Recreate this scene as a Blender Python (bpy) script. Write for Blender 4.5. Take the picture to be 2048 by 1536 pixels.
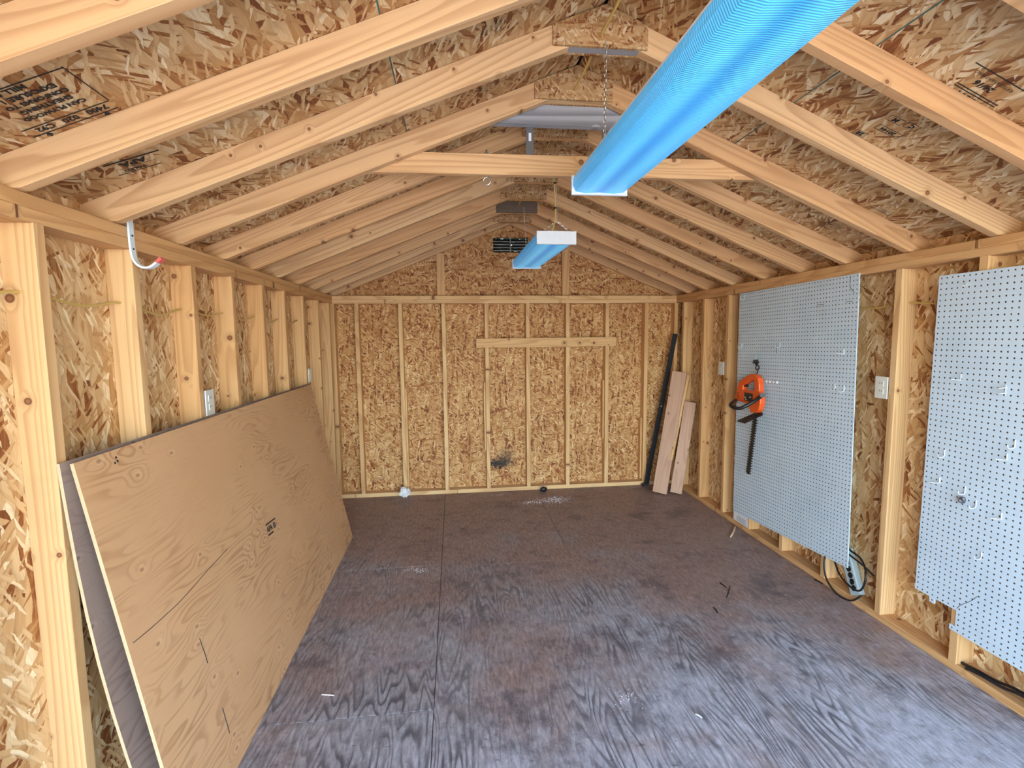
import bpy, math, random
from mathutils import Vector, Matrix

# ------------------------------------------------------------------ scene, camera, light
for o in list(bpy.data.objects):
    bpy.data.objects.remove(o)
scn = bpy.context.scene
COL = scn.collection
W, H, D = 3.369, 1.946, 4.836          # clear width, top of wall plates, face of the back-wall studs
CAM = Vector((1.124, 0.0, 1.550))
YAW, PITCH, ROLL, FPX = math.radians(6.614), math.radians(-5.492), math.radians(-0.576), 989.76
fwd = Vector((math.sin(YAW) * math.cos(PITCH), math.cos(YAW) * math.cos(PITCH), math.sin(PITCH)))
rt0 = Vector((math.cos(YAW), -math.sin(YAW), 0))
up0 = rt0.cross(fwd)
cr, sr = math.cos(ROLL), math.sin(ROLL)
rt = rt0 * cr + up0 * sr
up = -rt0 * sr + up0 * cr
cd = bpy.data.cameras.new('camera')
cd.sensor_width = 36.0
cd.lens = FPX / 2048 * 36.0
cd.clip_start = 0.02
cam = bpy.data.objects.new('camera', cd)
COL.objects.link(cam)
cam.matrix_world = Matrix(((rt.x, up.x, -fwd.x, CAM.x), (rt.y, up.y, -fwd.y, CAM.y),
                           (rt.z, up.z, -fwd.z, CAM.z), (0, 0, 0, 1)))
scn.camera = cam

world = bpy.data.worlds.new('world')
scn.world = world
world.use_nodes = True
wn, wl = world.node_tree.nodes, world.node_tree.links
wn.clear()
sky = wn.new('ShaderNodeTexSky')
sky.sky_type = 'NISHITA'
sky.sun_disc = False
sky.sun_elevation = math.radians(52)
sky.sun_rotation = math.radians(20)
sky.air_density = 1.3
sky.dust_density = 2.0
bg = wn.new('ShaderNodeBackground')
bg.inputs['Strength'].default_value = 0.55
wo = wn.new('ShaderNodeOutputWorld')
wl.new(sky.outputs[0], bg.inputs[0])
wl.new(bg.outputs[0], wo.inputs[0])

sd = bpy.data.lights.new('sun', 'SUN')
sd.energy = 6.0
sd.angle = math.radians(0.6)
sd.color = (1.0, 0.95, 0.86)
sun = bpy.data.objects.new('sun', sd)
COL.objects.link(sun)
el, az = math.radians(52), math.radians(20)          # the sun stands behind the shed
sun_from = Vector((math.sin(az) * math.cos(el), math.cos(az) * math.cos(el), math.sin(el)))
sun.rotation_euler = sun_from.to_track_quat('Z', 'Y').to_euler()
sun.location = (2, 8, 9)

scn.view_settings.view_transform = 'Standard'
scn.view_settings.look = 'None'
scn.view_settings.exposure = 2.74
scn.view_settings.gamma = 1.0
scn.view_settings.use_curve_mapping = False
scn.cycles.max_bounces = 8
scn.cycles.diffuse_bounces = 5
scn.cycles.adaptive_threshold = 0.03


# ------------------------------------------------------------------ photo pixel -> point
def ray(px, py):
    return rt * ((px - 1024) / FPX) + up * ((768 - py) / FPX) + fwd


def at_y(px, py, y):
    v = ray(px, py)
    return CAM + v * (y / v.y)


def at_x(px, py, x):
    v = ray(px, py)
    return CAM + v * ((x - CAM.x) / v.x)


def at_z(px, py, z=0.0):
    v = ray(px, py)
    return CAM + v * ((z - CAM.z) / v.z)


SL, Z0 = 0.41, 2.036                   # roof slope, underside of the roof sheathing above the wall plate
TH = math.atan(SL)


def roof_z(x):
    return Z0 + SL * min(x, W - x)


def at_roof(px, py, side):
    v = ray(px, py)
    if side < 0:
        t = (Z0 - CAM.z + SL * CAM.x) / (v.z - SL * v.x)
    else:
        t = (Z0 + SL * W - CAM.z - SL * CAM.x) / (v.z + SL * v.x)
    return CAM + v * t


# ------------------------------------------------------------------ node helpers
def new_mat(name):
    m = bpy.data.materials.new(name)
    m.use_nodes = True
    nt = m.node_tree
    b = nt.nodes['Principled BSDF']
    return m, nt, b


class G:
    def __init__(s, nt):
        s.nt = nt

    def n(s, t, **kw):
        x = s.nt.nodes.new(t)
        for k, v in kw.items():
            setattr(x, k, v)
        return x

    def put(s, sock, v):
        if isinstance(v, bpy.types.NodeSocket):
            s.nt.links.new(v, sock)
        else:
            sock.default_value = v

    def math(s, op, a, b=0.5, c=None, clamp=False):
        x = s.n('ShaderNodeMath', operation=op, use_clamp=clamp)
        s.put(x.inputs[0], a)
        s.put(x.inputs[1], b)
        if c is not None:
            s.put(x.inputs[2], c)
        return x.outputs[0]

    def vmath(s, op, a, b):
        x = s.n('ShaderNodeVectorMath', operation=op)
        s.put(x.inputs[0], a)
        if op == 'SCALE':
            s.put(x.inputs['Scale'], b)
        else:
            s.put(x.inputs[1], b)
        return x.outputs[0]

    def rot(s, v, ang):
        x = s.n('ShaderNodeVectorRotate', rotation_type='Z_AXIS')
        s.put(x.inputs['Vector'], v)
        x.inputs['Angle'].default_value = ang
        return x.outputs[0]

    def noise(s, v, scale, detail=2.0, rough=0.5, color=False):
        x = s.n('ShaderNodeTexNoise')
        s.put(x.inputs['Vector'], v)
        x.inputs['Scale'].default_value = scale
        x.inputs['Detail'].default_value = detail
        x.inputs['Roughness'].default_value = rough
        return x.outputs['Color' if color else 'Fac']

    def vor(s, v, scale, dim='3D', feature='F1'):
        x = s.n('ShaderNodeTexVoronoi', voronoi_dimensions=dim, feature=feature)
        s.put(x.inputs['Vector'], v)
        x.inputs['Scale'].default_value = scale
        return x

    def ramp(s, f, stops, interp='LINEAR'):
        x = s.n('ShaderNodeValToRGB')
        x.color_ramp.interpolation = interp
        el_ = x.color_ramp.elements
        while len(el_) < len(stops):
            el_.new(0.5)
        for e, (p, c) in zip(el_, stops):
            e.position = p
            e.color = (*c, 1) if len(c) == 3 else c
        s.put(x.inputs[0], f)
        return x.outputs[0]

    def mix(s, f, a, b, mode='MIX'):
        x = s.n('ShaderNodeMix', data_type='RGBA', blend_type=mode)
        s.put(x.inputs[0], f)
        for i, v in ((6, a), (7, b)):
            if isinstance(v, tuple) and len(v) == 3:
                v = (*v, 1)
            s.put(x.inputs[i], v)
        return x.outputs[2]

    def sep(s, v):
        x = s.n('ShaderNodeSeparateXYZ')
        s.put(x.inputs[0], v)
        return x.outputs

    def seprgb(s, v):
        x = s.n('ShaderNodeSeparateColor')
        s.put(x.inputs[0], v)
        return x.outputs

    def smooth(s, v, lo, hi):
        x = s.n('ShaderNodeMapRange', interpolation_type='SMOOTHSTEP')
        s.put(x.inputs[0], v)
        x.inputs[1].default_value = lo
        x.inputs[2].default_value = hi
        return x.outputs[0]

    def obj_coords(s, k=41.0):
        tc = s.n('ShaderNodeTexCoord')
        oi = s.n('ShaderNodeObjectInfo')
        off = s.vmath('SCALE', (1.0, 0.73, 0.51), s.math('MULTIPLY', oi.outputs['Random'], k))
        return s.vmath('ADD', tc.outputs['Object'], off), oi.outputs['Random'], tc.outputs['Object']

    def bump(s, h, strength, dist, b):
        x = s.n('ShaderNodeBump')
        x.inputs['Strength'].default_value = strength
        x.inputs['Distance'].default_value = dist
        s.put(x.inputs['Height'], h)
        s.nt.links.new(x.outputs[0], b.inputs['Normal'])


def plain(name, col, rough=0.5, metal=0.0, spec=None, bump=None):
    m, nt, b = new_mat(name)
    g = G(nt)
    v, r, oc = g.obj_coords()
    n = g.noise(v, 60 if bump is None else bump, 3.0)
    c = g.mix(g.math('MULTIPLY', n, 0.35), tuple(col), tuple(x * 0.72 for x in col))
    nt.links.new(c, b.inputs['Base Color'])
    b.inputs['Roughness'].default_value = rough
    b.inputs['Metallic'].default_value = metal
    if spec is not None:
        b.inputs['Specular IOR Level'].default_value = spec
    return m


def make_osb(name, light=1.0, warm=(1, 1, 1), spread=1.0, small=1.0, stain=None, dk=1.25):
    m, nt, b = new_mat(name)
    g = G(nt)
    v, r, oc = g.obj_coords()
    wob = g.vmath('SUBTRACT', g.noise(v, 30.0, 2.0, 0.6, color=True), (0.5, 0.5, 0.5))
    wob2 = g.vmath('SUBTRACT', g.noise(v, 5.5, 1.0, 0.5, color=True), (0.5, 0.5, 0.5))
    v2 = g.vmath('ADD', g.vmath('ADD', v, g.vmath('SCALE', wob, 0.010)), g.vmath('SCALE', wob2, 0.05))
    K = lambda *c: tuple(min(0.95, x * light * w) for x, w in zip(c, warm))
    stops = [(0.0, K(.20, .065, .022)), (0.06 * dk, K(.31, .115, .038)), (0.15 * dk, K(.50, .275, .115)), (0.22 * dk + .10, K(.62, .40, .205)),
             (0.62, K(.685, .47, .26)), (0.87, K(.77, .585, .36)), (1.0, K(.93, .82, .62))]
    layers = [(4, .15, .036, 0.0), (24, .11, .026, .52), (-21, .12, .024, .54), (66, .06, .018, .74),
              (-2, .12, .020, .60), (-52, .06, .009, .80), (33, .055, .008, .80)]
    fib = g.math('MULTIPLY', g.math('SUBTRACT', g.noise(g.vmath('MULTIPLY', v2, (18, 210, 1)), 1.0, 2.0), 0.5), 0.36)
    col = None
    for i, (a, L, w_, thr) in enumerate(layers):
        vr = g.rot(v2, math.radians(a * spread))
        vs = g.vmath('MULTIPLY', vr, (1 / (L * small), 1 / (w_ * small), 1.0))
        vs = g.vmath('ADD', vs, (i * 7.31, i * 3.7, 0))
        vo = g.vor(vs, 1.0, '2D')
        ch = g.seprgb(vo.outputs['Color'])
        f = g.math('ADD', ch[0], fib, clamp=True)
        if i >= 5:
            f = g.math('ADD', g.math('MULTIPLY', f, 0.45), 0.56 if i == 6 else 0.05)
        c = g.ramp(f, stops)
        ed = g.smooth(vo.outputs['Distance'], 0.35, 0.95)
        c = g.mix(g.math('MULTIPLY', ed, 0.34), c, K(.24, .10, .036))
        if col is None:
            col = c
        else:
            col = g.mix(g.math('GREATER_THAN', ch[1], thr), col, c)
    big = g.noise(v, 2.3, 2.0)
    col = g.mix(g.math('MULTIPLY', g.smooth(big, 0.35, 0.75), 0.22), col, K(.60, .40, .20), 'MULTIPLY')
    if stain is not None:
        for (sx, sy, rx, ry, st) in stain:
            q = g.vmath('MULTIPLY', g.vmath('SUBTRACT', g.vmath('ADD', oc, g.vmath('SCALE', wob, 0.16)), (sx, sy, 0)), (1 / rx, 1 / ry, 0))
            ln = g.n('ShaderNodeVectorMath', operation='LENGTH')
            g.put(ln.inputs[0], q)
            k = g.math('SUBTRACT', 1.0, g.smooth(ln.outputs['Value'], 0.25, 1.0))
            col = g.mix(g.math('MULTIPLY', k, st), col, (.02, .018, .016))
    nt.links.new(col, b.inputs['Base Color'])
    b.inputs['Roughness'].default_value = 0.62
    b.inputs['Specular IOR Level'].default_value = 0.3
    return m


def make_lumber(name, ca, cb, dark, knots=1.0, rough=0.6, lines=0.34, along=0.42):
    m, nt, b = new_mat(name)
    g = G(nt)
    v, r, oc = g.obj_coords()
    vf = g.vmath('MULTIPLY', v, (1, 1, 0.35))
    vk = g.vor(g.vmath('MULTIPLY', v, (1.0, 1.0, 0.0)), 7.0, '2D')
    kc = g.seprgb(vk.outputs['Color'])
    on = g.math('GREATER_THAN', kc[0], 1.0 - 0.40 * knots)
    kd = g.math('MULTIPLY', vk.outputs['Distance'], g.math('MULTIPLY_ADD', kc[1], 1.1, 0.65))
    pull = g.math('MULTIPLY', g.math('SUBTRACT', 1.0, g.smooth(kd, 0.0, 0.24)), on)
    # growth lines: contour lines of a noise stretched along the board, bent round the knots
    gv = g.vmath('MULTIPLY', vf, (along, 9.0, 9.0))
    n1 = g.noise(gv, 1.0, 1.0, 0.4)
    n1 = g.math('ADD', n1, g.math('MULTIPLY', pull, 0.055))
    fr = g.math('FRACT', g.math('MULTIPLY', n1, 13.0))
    ln = g.math('MULTIPLY', g.smooth(fr, 0.30, 0.90), g.math('SUBTRACT', 1.0, g.smooth(fr, 0.90, 1.0)))
    fine = g.noise(g.vmath('MULTIPLY', v, (5.0, 230.0, 230.0)), 1.0, 2.0)
    base = g.mix(g.math('MULTIPLY_ADD', r, 0.8, g.math('MULTIPLY', g.noise(v, 3.0), 0.3)), ca, cb)
    base = g.mix(g.math('MULTIPLY', ln, lines), base, dark)
    base = g.mix(g.math('MULTIPLY', g.smooth(fine, 0.5, 0.8), 0.20), base, dark)
    halo = g.math('MULTIPLY', g.math('MULTIPLY', g.math('SUBTRACT', 1.0, g.smooth(kd, 0.06, 0.22)), on), 0.40)
    base = g.mix(halo, base, tuple(x * 0.70 for x in cb))
    kmask = g.math('MULTIPLY', g.math('SUBTRACT', 1.0, g.smooth(kd, 0.045, 0.070)), on)
    kcol = g.mix(g.smooth(kd, 0.015, 0.06), (.30, .12, .045), (.10, .035, .013))
    base = g.mix(kmask, base, kcol)
    dirt = g.smooth(g.noise(v, 5.0, 3.0, 0.6), 0.55, 0.8)
    base = g.mix(g.math('MULTIPLY', dirt, 0.16), base, (.30, .19, .10))
    nt.links.new(base, b.inputs['Base Color'])
    b.inputs['Roughness'].default_value = rough
    b.inputs['Specular IOR Level'].default_value = 0.3
    return m


def make_plywood(name, ca, cb, dark, dull=0.0):
    m, nt, b = new_mat(name)
    g = G(nt)
    v, r, oc = g.obj_coords()
    v = g.vmath('MULTIPLY', v, (1, 1, 0))
    vk = g.vor(g.vmath('MULTIPLY', v, (0.62, 1.0, 1)), 9.5, '2D')
    kc = g.seprgb(vk.outputs['Color'])
    on = g.math('GREATER_THAN', kc[0], 0.62)
    kd = vk.outputs['Distance']
    pull = g.math('MULTIPLY', g.math('SUBTRACT', 1.0, g.smooth(kd, 0.0, 0.5)), on)
    n1 = g.noise(g.vmath('MULTIPLY', v, (0.95, 6.5, 1)), 1.0, 2.0, 0.5)
    n1 = g.math('ADD', n1, g.math('MULTIPLY', pull, 0.10))
    fr = g.math('FRACT', g.math('MULTIPLY', n1, 17.0))
    ln = g.math('MULTIPLY', g.smooth(fr, 0.45, 0.88), g.math('SUBTRACT', 1.0, g.smooth(fr, 0.9, 1.0)))
    amp = g.smooth(g.noise(v, 2.2, 2.0), 0.38, 0.66)
    base = g.mix(g.noise(v, 2.0, 3.0), ca, cb)
    base = g.mix(g.math('MULTIPLY', g.math('MULTIPLY', ln, amp), 0.55), base, dark)
    fine = g.noise(g.vmath('MULTIPLY', v, (9, 230, 1)), 1.0, 2.0)
    base = g.mix(g.math('MULTIPLY', g.smooth(fine, 0.5, 0.85), 0.20), base, dark)
    # pale dimples with a darker heart
    halo = g.math('MULTIPLY', g.math('SUBTRACT', 1.0, g.smooth(kd, 0.05, 0.17)), on)
    base = g.mix(g.math('MULTIPLY', halo, 0.32), base, tuple(min(.9, x * 1.30) for x in ca))
    heart = g.math('MULTIPLY', g.math('SUBTRACT', 1.0, g.smooth(kd, 0.03, 0.09)), on)
    base = g.mix(g.math('MULTIPLY', heart, 0.75), base, tuple(x * 0.5 for x in cb))
    nt.links.new(base, b.inputs['Base Color'])
    b.inputs['Roughness'].default_value = 0.55
    b.inputs['Specular IOR Level'].default_value = 0.3
    hh = g.math('ADD', g.math('MULTIPLY', halo, -0.8), g.math('MULTIPLY', ln, -0.25))
    g.bump(hh, 0.35, 0.004, b)
    return m


def make_floor(name):
    m, nt, b = new_mat(name)
    g = G(nt)
    tc = g.n('ShaderNodeTexCoord')
    oi = g.n('ShaderNodeObjectInfo')
    oc = tc.outputs['Object']                    # panels keep the shed's own axes
    v = g.vmath('ADD', oc, g.vmath('SCALE', (3.1, 1.7, 0.0), g.math('MULTIPLY', oi.outputs['Random'], 9.0)))
    wx = g.noise(v, 1.6, 2.0, color=True)
    gv = g.vmath('MULTIPLY', g.vmath('ADD', v, g.vmath('SCALE', wx, 0.12)), (6.5, 0.75, 0))
    n1 = g.noise(gv, 1.0, 2.0, 0.4)
    fr = g.math('FRACT', g.math('MULTIPLY', n1, 21.0))
    ln = g.math('MULTIPLY', g.smooth(fr, 0.35, 0.80), g.math('SUBTRACT', 1.0, g.smooth(fr, 0.84, 1.0)))
    # wear: the paint is rubbed off towards the doorway and along the middle
    xyz = g.sep(oc)
    wn_ = g.noise(oc, 1.7, 5.0, 0.62)
    wear = g.math('ADD', g.math('MULTIPLY', g.math('SUBTRACT', 4.05, xyz[1]), 0.27),
                  g.math('MULTIPLY', g.math('SUBTRACT', wn_, 0.5), 1.9))
    keep_ = g.math('MULTIPLY', g.smooth(xyz[0], 1.9, 2.9), g.smooth(xyz[1], 1.9, 2.9))
    wear = g.math('SUBTRACT', wear, g.math('MULTIPLY', keep_, 0.42))
    wear = g.smooth(wear, 0.0, 0.75)
    worn_sheen = g.smooth(g.math('ADD', g.math('MULTIPLY', xyz[0], 0.55), g.math('MULTIPLY', g.math('SUBTRACT', 3.2, xyz[1]), 0.9)), 1.0, 3.0)
    paint = g.mix(g.noise(oc, 4.0, 4.0), (.250, .165, .138), (.350, .240, .205))
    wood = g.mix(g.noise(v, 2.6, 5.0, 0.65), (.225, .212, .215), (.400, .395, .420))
    wood = g.mix(g.math('MULTIPLY', worn_sheen, 0.75), wood, (.46, .49, .56))  # blue-grey sky sheen put into the worn wood's colour near the doorway
    col = g.mix(wear, paint, wood)
    patch = g.smooth(g.noise(v, 1.9, 3.0), 0.36, 0.58)
    lines = g.math('MULTIPLY', g.math('MULTIPLY', ln, patch), g.math('MULTIPLY_ADD', wear, 0.74, 0.06))
    col = g.mix(lines, col, (.045, .042, .052))
    # dark oily blotches, brown remains of paint, scuffs
    bl = g.smooth(g.noise(oc, 2.4, 6.0, 0.72), 0.52, 0.66)
    col = g.mix(g.math('MULTIPLY', bl, 0.62), col, (.080, .066, .076))
    b2 = g.smooth(g.noise(g.vmath('ADD', oc, (5.2, 1.3, 0)), 5.0, 5.0, 0.70), 0.55, 0.70)
    col = g.mix(g.math('MULTIPLY', b2, 0.45), col, (.060, .052, .070))
    pk = g.smooth(g.noise(g.vmath('MULTIPLY', oc, (1.0, 1.6, 1)), 3.6, 5.0, 0.7), 0.55, 0.70)
    col = g.mix(g.math('MULTIPLY', pk, 0.32), col, (.245, .170, .155))
    sp = g.smooth(g.noise(oc, 42.0, 2.0), 0.68, 0.78)
    col = g.mix(g.math('MULTIPLY', sp, 0.35), col, (.42, .40, .43))
    sk = g.smooth(g.noise(g.vmath('MULTIPLY', oc, (22, 60, 1)), 1.0, 3.0), 0.64, 0.76)
    col = g.mix(g.math('MULTIPLY', sk, 0.55), col, (.040, .032, .036))
    gr_ = g.noise(g.vmath('MULTIPLY', oc, (75, 16, 1)), 1.0, 4.0, 0.7)
    col = g.mix(0.9, col, g.ramp(gr_, [(0.28, (.55, .53, .54)), (0.5, (1.0, 1.0, 1.0)), (0.74, (1.6, 1.6, 1.62))]), 'MULTIPLY')
    gz = g.smooth(g.noise(oc, 9.0, 6.0, 0.75), 0.50, 0.68)
    col = g.mix(g.math('MULTIPLY', gz, 0.40), col, (.075, .066, .076))
    nt.links.new(col, b.inputs['Base Color'])
    b.inputs['Roughness'].default_value = 0.5
    b.inputs['Specular IOR Level'].default_value = 0.45
    return m


M = {}
M['osb_wall'] = make_osb('osb_wall', warm=(1, .95, .84), small=1.12)
M['osb_back'] = make_osb('osb_back', light=.83, warm=(1.0, .80, .575), spread=1.5, small=.72, dk=1.9)
M['osb_back_sooty'] = make_osb('osb_back_sooty', light=.83, warm=(1.0, .80, .575), spread=1.5, small=.72, dk=1.9,
                               stain=[(.325, .55, .075, .17, .93), (.315, .47, .05, .09, .95), (.40, .60, .10, .12, .55)])
M['osb_roof'] = make_osb('osb_roof', light=.80, warm=(1, .93, .79), spread=.8, dk=1.6)
M['osb_gusset'] = make_osb('osb_gusset', light=.66, warm=(1, .86, .70), spread=1.6, small=.50)
M['pine'] = make_lumber('pine', (.74, .495, .250), (.65, .365, .155), (.40, .18, .06), lines=.44)
M['pine_rafter'] = make_lumber('pine_rafter', (.69, .455, .240), (.61, .340, .155), (.37, .17, .06), lines=.46)
M['pine_pink'] = make_lumber('pine_pink', (.58, .36, .25), (.50, .295, .20), (.33, .17, .10), knots=.8, lines=.35)
M['grey_wood'] = make_lumber('grey_wood', (.40, .40, .42), (.33, .33, .36), (.14, .14, .15), knots=.5, lines=.75, along=.12)
M['brown_grey_wood'] = make_lumber('brown_grey_wood', (.17, .125, .09), (.14, .10, .075), (.07, .05, .04), knots=.2)
M['ply'] = make_plywood('ply', (.68, .415, .225), (.56, .315, .15), (.30, .135, .05))
M['ply_grey'] = make_plywood('ply_grey', (.36, .265, .215), (.27, .20, .175), (.16, .10, .085))
M['ply_edge'] = make_lumber('ply_edge', (.66, .50, .32), (.56, .40, .24), (.36, .2, .1), knots=0, lines=.12)
M['floor'] = make_floor('floor_wood')
M['teal'] = plain('teal_edge_paint', (.06, .13, .11), .7)
M['white_metal'] = plain('white_enamel', (.72, .77, .82), .35)
M['white_plastic'] = plain('white_plastic', (.74, .73, .66), .4)
M['blue_plastic'] = plain('blue_plastic', (.03, .17, .42), .45)
M['slot'] = plain('slot_dark', (.03, .03, .03), .6)
M['hook_white'] = plain('hook_white', (.74, .84, .90), .3)
M['red_tip'] = plain('red_vinyl', (.75, .14, .12), .4)
M['wire'] = plain('hook_wire', (.80, .84, .86), .28, .25)
M['zinc'] = plain('zinc', (.62, .62, .58), .3, .9)
M['galv'] = plain('galvanised', (.20, .20, .22), .42, .8)
M['romex'] = plain('yellow_cable', (.62, .43, .12), .45)
M['black'] = plain('black_plastic', (.012, .012, .014), .42)
M['black_metal'] = plain('black_metal', (.010, .011, .016), .38)
M['orange'] = plain('orange_plastic', (.80, .105, .015), .35)
M['steel'] = plain('dark_steel', (.045, .040, .038), .5, .6)
M['ink'] = plain('black_ink', (.018, .014, .012), .8)
M['paper'] = plain('paper', (.80, .80, .82), .8)
M['label_white'] = plain('label_white', (.80, .82, .86), .6)
M['strip_grey'] = plain('power_strip_plastic', (.45, .55, .58), .4)
M['chip'] = plain('pale_wood_chip', (.62, .45, .28), .8)
M['powder'] = plain('white_powder', (.85, .86, .88), .9)
M['ground'] = plain('gravel', (.42, .40, .37), .9, bump=30)
M['leaf'] = plain('leaf', (.035, .11, .045), .5)
M['clear'] = plain('clear_plastic', (.78, .80, .80), .12)

# pegboard: pale paint, slightly scuffed
m, nt, b = new_mat('pegboard_paint')
g = G(nt)
v, r, oc = g.obj_coords()
c = g.mix(g.smooth(g.noise(v, 3.0, 4.0, 0.65), 0.45, 0.75), (.58, .70, .80), (.51, .63, .73))
c = g.mix(g.math('MULTIPLY', g.smooth(g.noise(v, 14.0, 4.0, 0.7), 0.62, 0.78), 0.35), c, (.36, .44, .52))
nt.links.new(c, b.inputs['Base Color'])
b.inputs['Roughness'].default_value = .45
M['peg'] = m
M['peg_hole'] = plain('bare_hardboard', (.075, .055, .042), .8)

# ribbed lens of the strip lights, with blue light put into its colour
m, nt, b = new_mat('blue_lit_lens')
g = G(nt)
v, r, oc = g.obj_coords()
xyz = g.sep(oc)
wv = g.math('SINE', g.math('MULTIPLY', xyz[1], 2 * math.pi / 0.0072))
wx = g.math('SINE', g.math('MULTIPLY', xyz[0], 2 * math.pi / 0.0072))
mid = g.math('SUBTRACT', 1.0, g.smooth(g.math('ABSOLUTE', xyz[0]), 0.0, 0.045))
c = g.mix(mid, (.085, .50, .95), (.05, .36, .90))  # darker centre: the unlit gap between the tubes, put into the colour
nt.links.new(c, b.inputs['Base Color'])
b.inputs['Roughness'].default_value = .22
tubes = g.smooth(g.math('ABSOLUTE', g.math('SUBTRACT', g.math('ABSOLUTE', xyz[0]), 0.052)), 0.05, 0.0)
e_ = g.mix(tubes, (.010, .070, .150), (.030, .140, .215))
nt.links.new(e_, b.inputs['Emission Color'])
b.inputs['Emission Strength'].default_value = .32
g.bump(g.math('ADD', wv, g.math('MULTIPLY', wx, .3)), 0.6, 0.0012, b)
M['lens'] = m

# ------------------------------------------------------------------ object helpers
random.seed(7)


def link(name, me, mat, parent=None, mw=None):
    o = bpy.data.objects.new(name, me)
    COL.objects.link(o)
    if mat is not None and not me.materials:
        me.materials.append(M[mat])
    if mw is not None:
        o.matrix_world = mw
    if parent is not None:
        o.parent = parent
        o.matrix_parent_inverse = parent.matrix_basis.inverted()
    return o


def raw(name, verts, faces, mat, parent=None, mw=None, smooth=False, recentre=True):
    if mw is None and recentre and verts:
        c = sum((Vector(v) for v in verts), Vector()) / len(verts)
        verts = [Vector(v) - c for v in verts]
        mw = Matrix.Translation(c)
    me = bpy.data.meshes.new(name)
    me.from_pydata([tuple(v) for v in verts], [], faces)
    me.update()
    if smooth:
        for p in me.polygons:
            p.use_smooth = True
    return link(name, me, mat, parent, mw)


def empty(name, loc=(0, 0, 0), parent=None):
    o = bpy.data.objects.new(name, None)
    COL.objects.link(o)
    o.location = loc
    o.empty_display_size = 0.05
    if parent is not None:
        o.parent = parent
        o.matrix_parent_inverse = parent.matrix_basis.inverted()
    return o


def tag(o, label, cat, group=None):
    o['label'] = label
    o['category'] = cat
    if group:
        o['group'] = group
    return o


def struct(o):
    o['kind'] = 'structure'
    return o


def frame(o, ex, ey):
    ex = Vector(ex).normalized()
    ey = Vector(ey)
    ey = (ey - ex * ey.dot(ex)).normalized()
    ez = ex.cross(ey)
    o = Vector(o)
    return Matrix(((ex.x, ey.x, ez.x, o.x), (ex.y, ey.y, ez.y, o.y), (ex.z, ey.z, ez.z, o.z), (0, 0, 0, 1)))


def prism_data(poly, z0, z1, bev=0.0):
    """closed polygon in local xy (counter-clockwise), swept from z0 to z1, with a small chamfer on both faces"""
    n = len(poly)
    rings = [(z0, bev), (z0 + bev, 0), (z1 - bev, 0), (z1, bev)] if bev else [(z0, 0), (z1, 0)]
    cx = sum(p[0] for p in poly) / n
    cy = sum(p[1] for p in poly) / n
    vs = []
    for z, s in rings:
        for i in range(n):
            x, y = poly[i]
            if s:
                a = Vector(poly[i - 1]) - Vector(poly[i])
                c = Vector(poly[(i + 1) % n]) - Vector(poly[i])
                d = (a.normalized() + c.normalized())
                d = d.normalized() * s * 1.3 if d.length > 1e-6 else Vector((0, 0))
                if d.dot(Vector((cx - x, cy - y))) < 0:
                    d = -d
                x, y = x + d.x, y + d.y
            vs.append((x, y, z))
    fs = [tuple(range(n))[::-1], tuple(range((len(rings) - 1) * n, len(rings) * n))]
    for r_ in range(len(rings) - 1):
        for i in range(n):
            j = (i + 1) % n
            fs.append((r_ * n + i, r_ * n + j, (r_ + 1) * n + j, (r_ + 1) * n + i))
    return vs, fs


def prism(name, poly, z0, z1, mat, parent, mw, bev=0.0015):
    vs, fs = prism_data(poly, z0, z1, bev)
    return raw(name, vs, fs, mat, parent, mw)


def board(name, p0, p1, ey, w, t, mat, parent=None, bev=0.002):
    """board from p0 to p1 (its centre line), width w along ey, thickness t"""
    p0, p1 = Vector(p0), Vector(p1)
    L = (p1 - p0).length
    return prism(name, [(0, -w / 2), (L, -w / 2), (L, w / 2), (0, w / 2)], -t / 2, t / 2, mat, parent,
                 frame(p0, p1 - p0, ey), bev)


def box(name, lo, hi, mat, parent=None, bev=0.001):
    lo, hi = Vector(lo), Vector(hi)
    c = (lo + hi) / 2
    h = (hi - lo) / 2
    return prism(name, [(-h.x, -h.y), (h.x, -h.y), (h.x, h.y), (-h.x, h.y)], -h.z, h.z, mat, parent,
                 Matrix.Translation(c), min(bev, h.x * .4, h.y * .4, h.z * .4))


def tube_data(pts, r, seg=6, closed=False):
    pts = [Vector(p) for p in pts]
    n = len(pts)
    vs, fs = [], []
    pn = None
    for i, p in enumerate(pts):
        a = pts[(i - 1) % n] if (closed or i > 0) else p
        c = pts[(i + 1) % n] if (closed or i < n - 1) else p
        t = (c - a).normalized()
        if pn is None:
            pn = t.orthogonal().normalized()
        pn = (pn - t * pn.dot(t)).normalized()
        q = t.cross(pn)
        rr = r[i] if isinstance(r, (list, tuple)) else r
        for k in range(seg):
            an = 2 * math.pi * k / seg
            vs.append(p + (pn * math.cos(an) + q * math.sin(an)) * rr)
    m_ = n if closed else n - 1
    for i in range(m_):
        for k in range(seg):
            fs.append((i * seg + k, i * seg + (k + 1) % seg, ((i + 1) % n) * seg + (k + 1) % seg, ((i + 1) % n) * seg + k))
    if not closed:
        fs.append(tuple(range(seg))[::-1])
        fs.append(tuple(range((n - 1) * seg, n * seg)))
    return vs, fs


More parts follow.
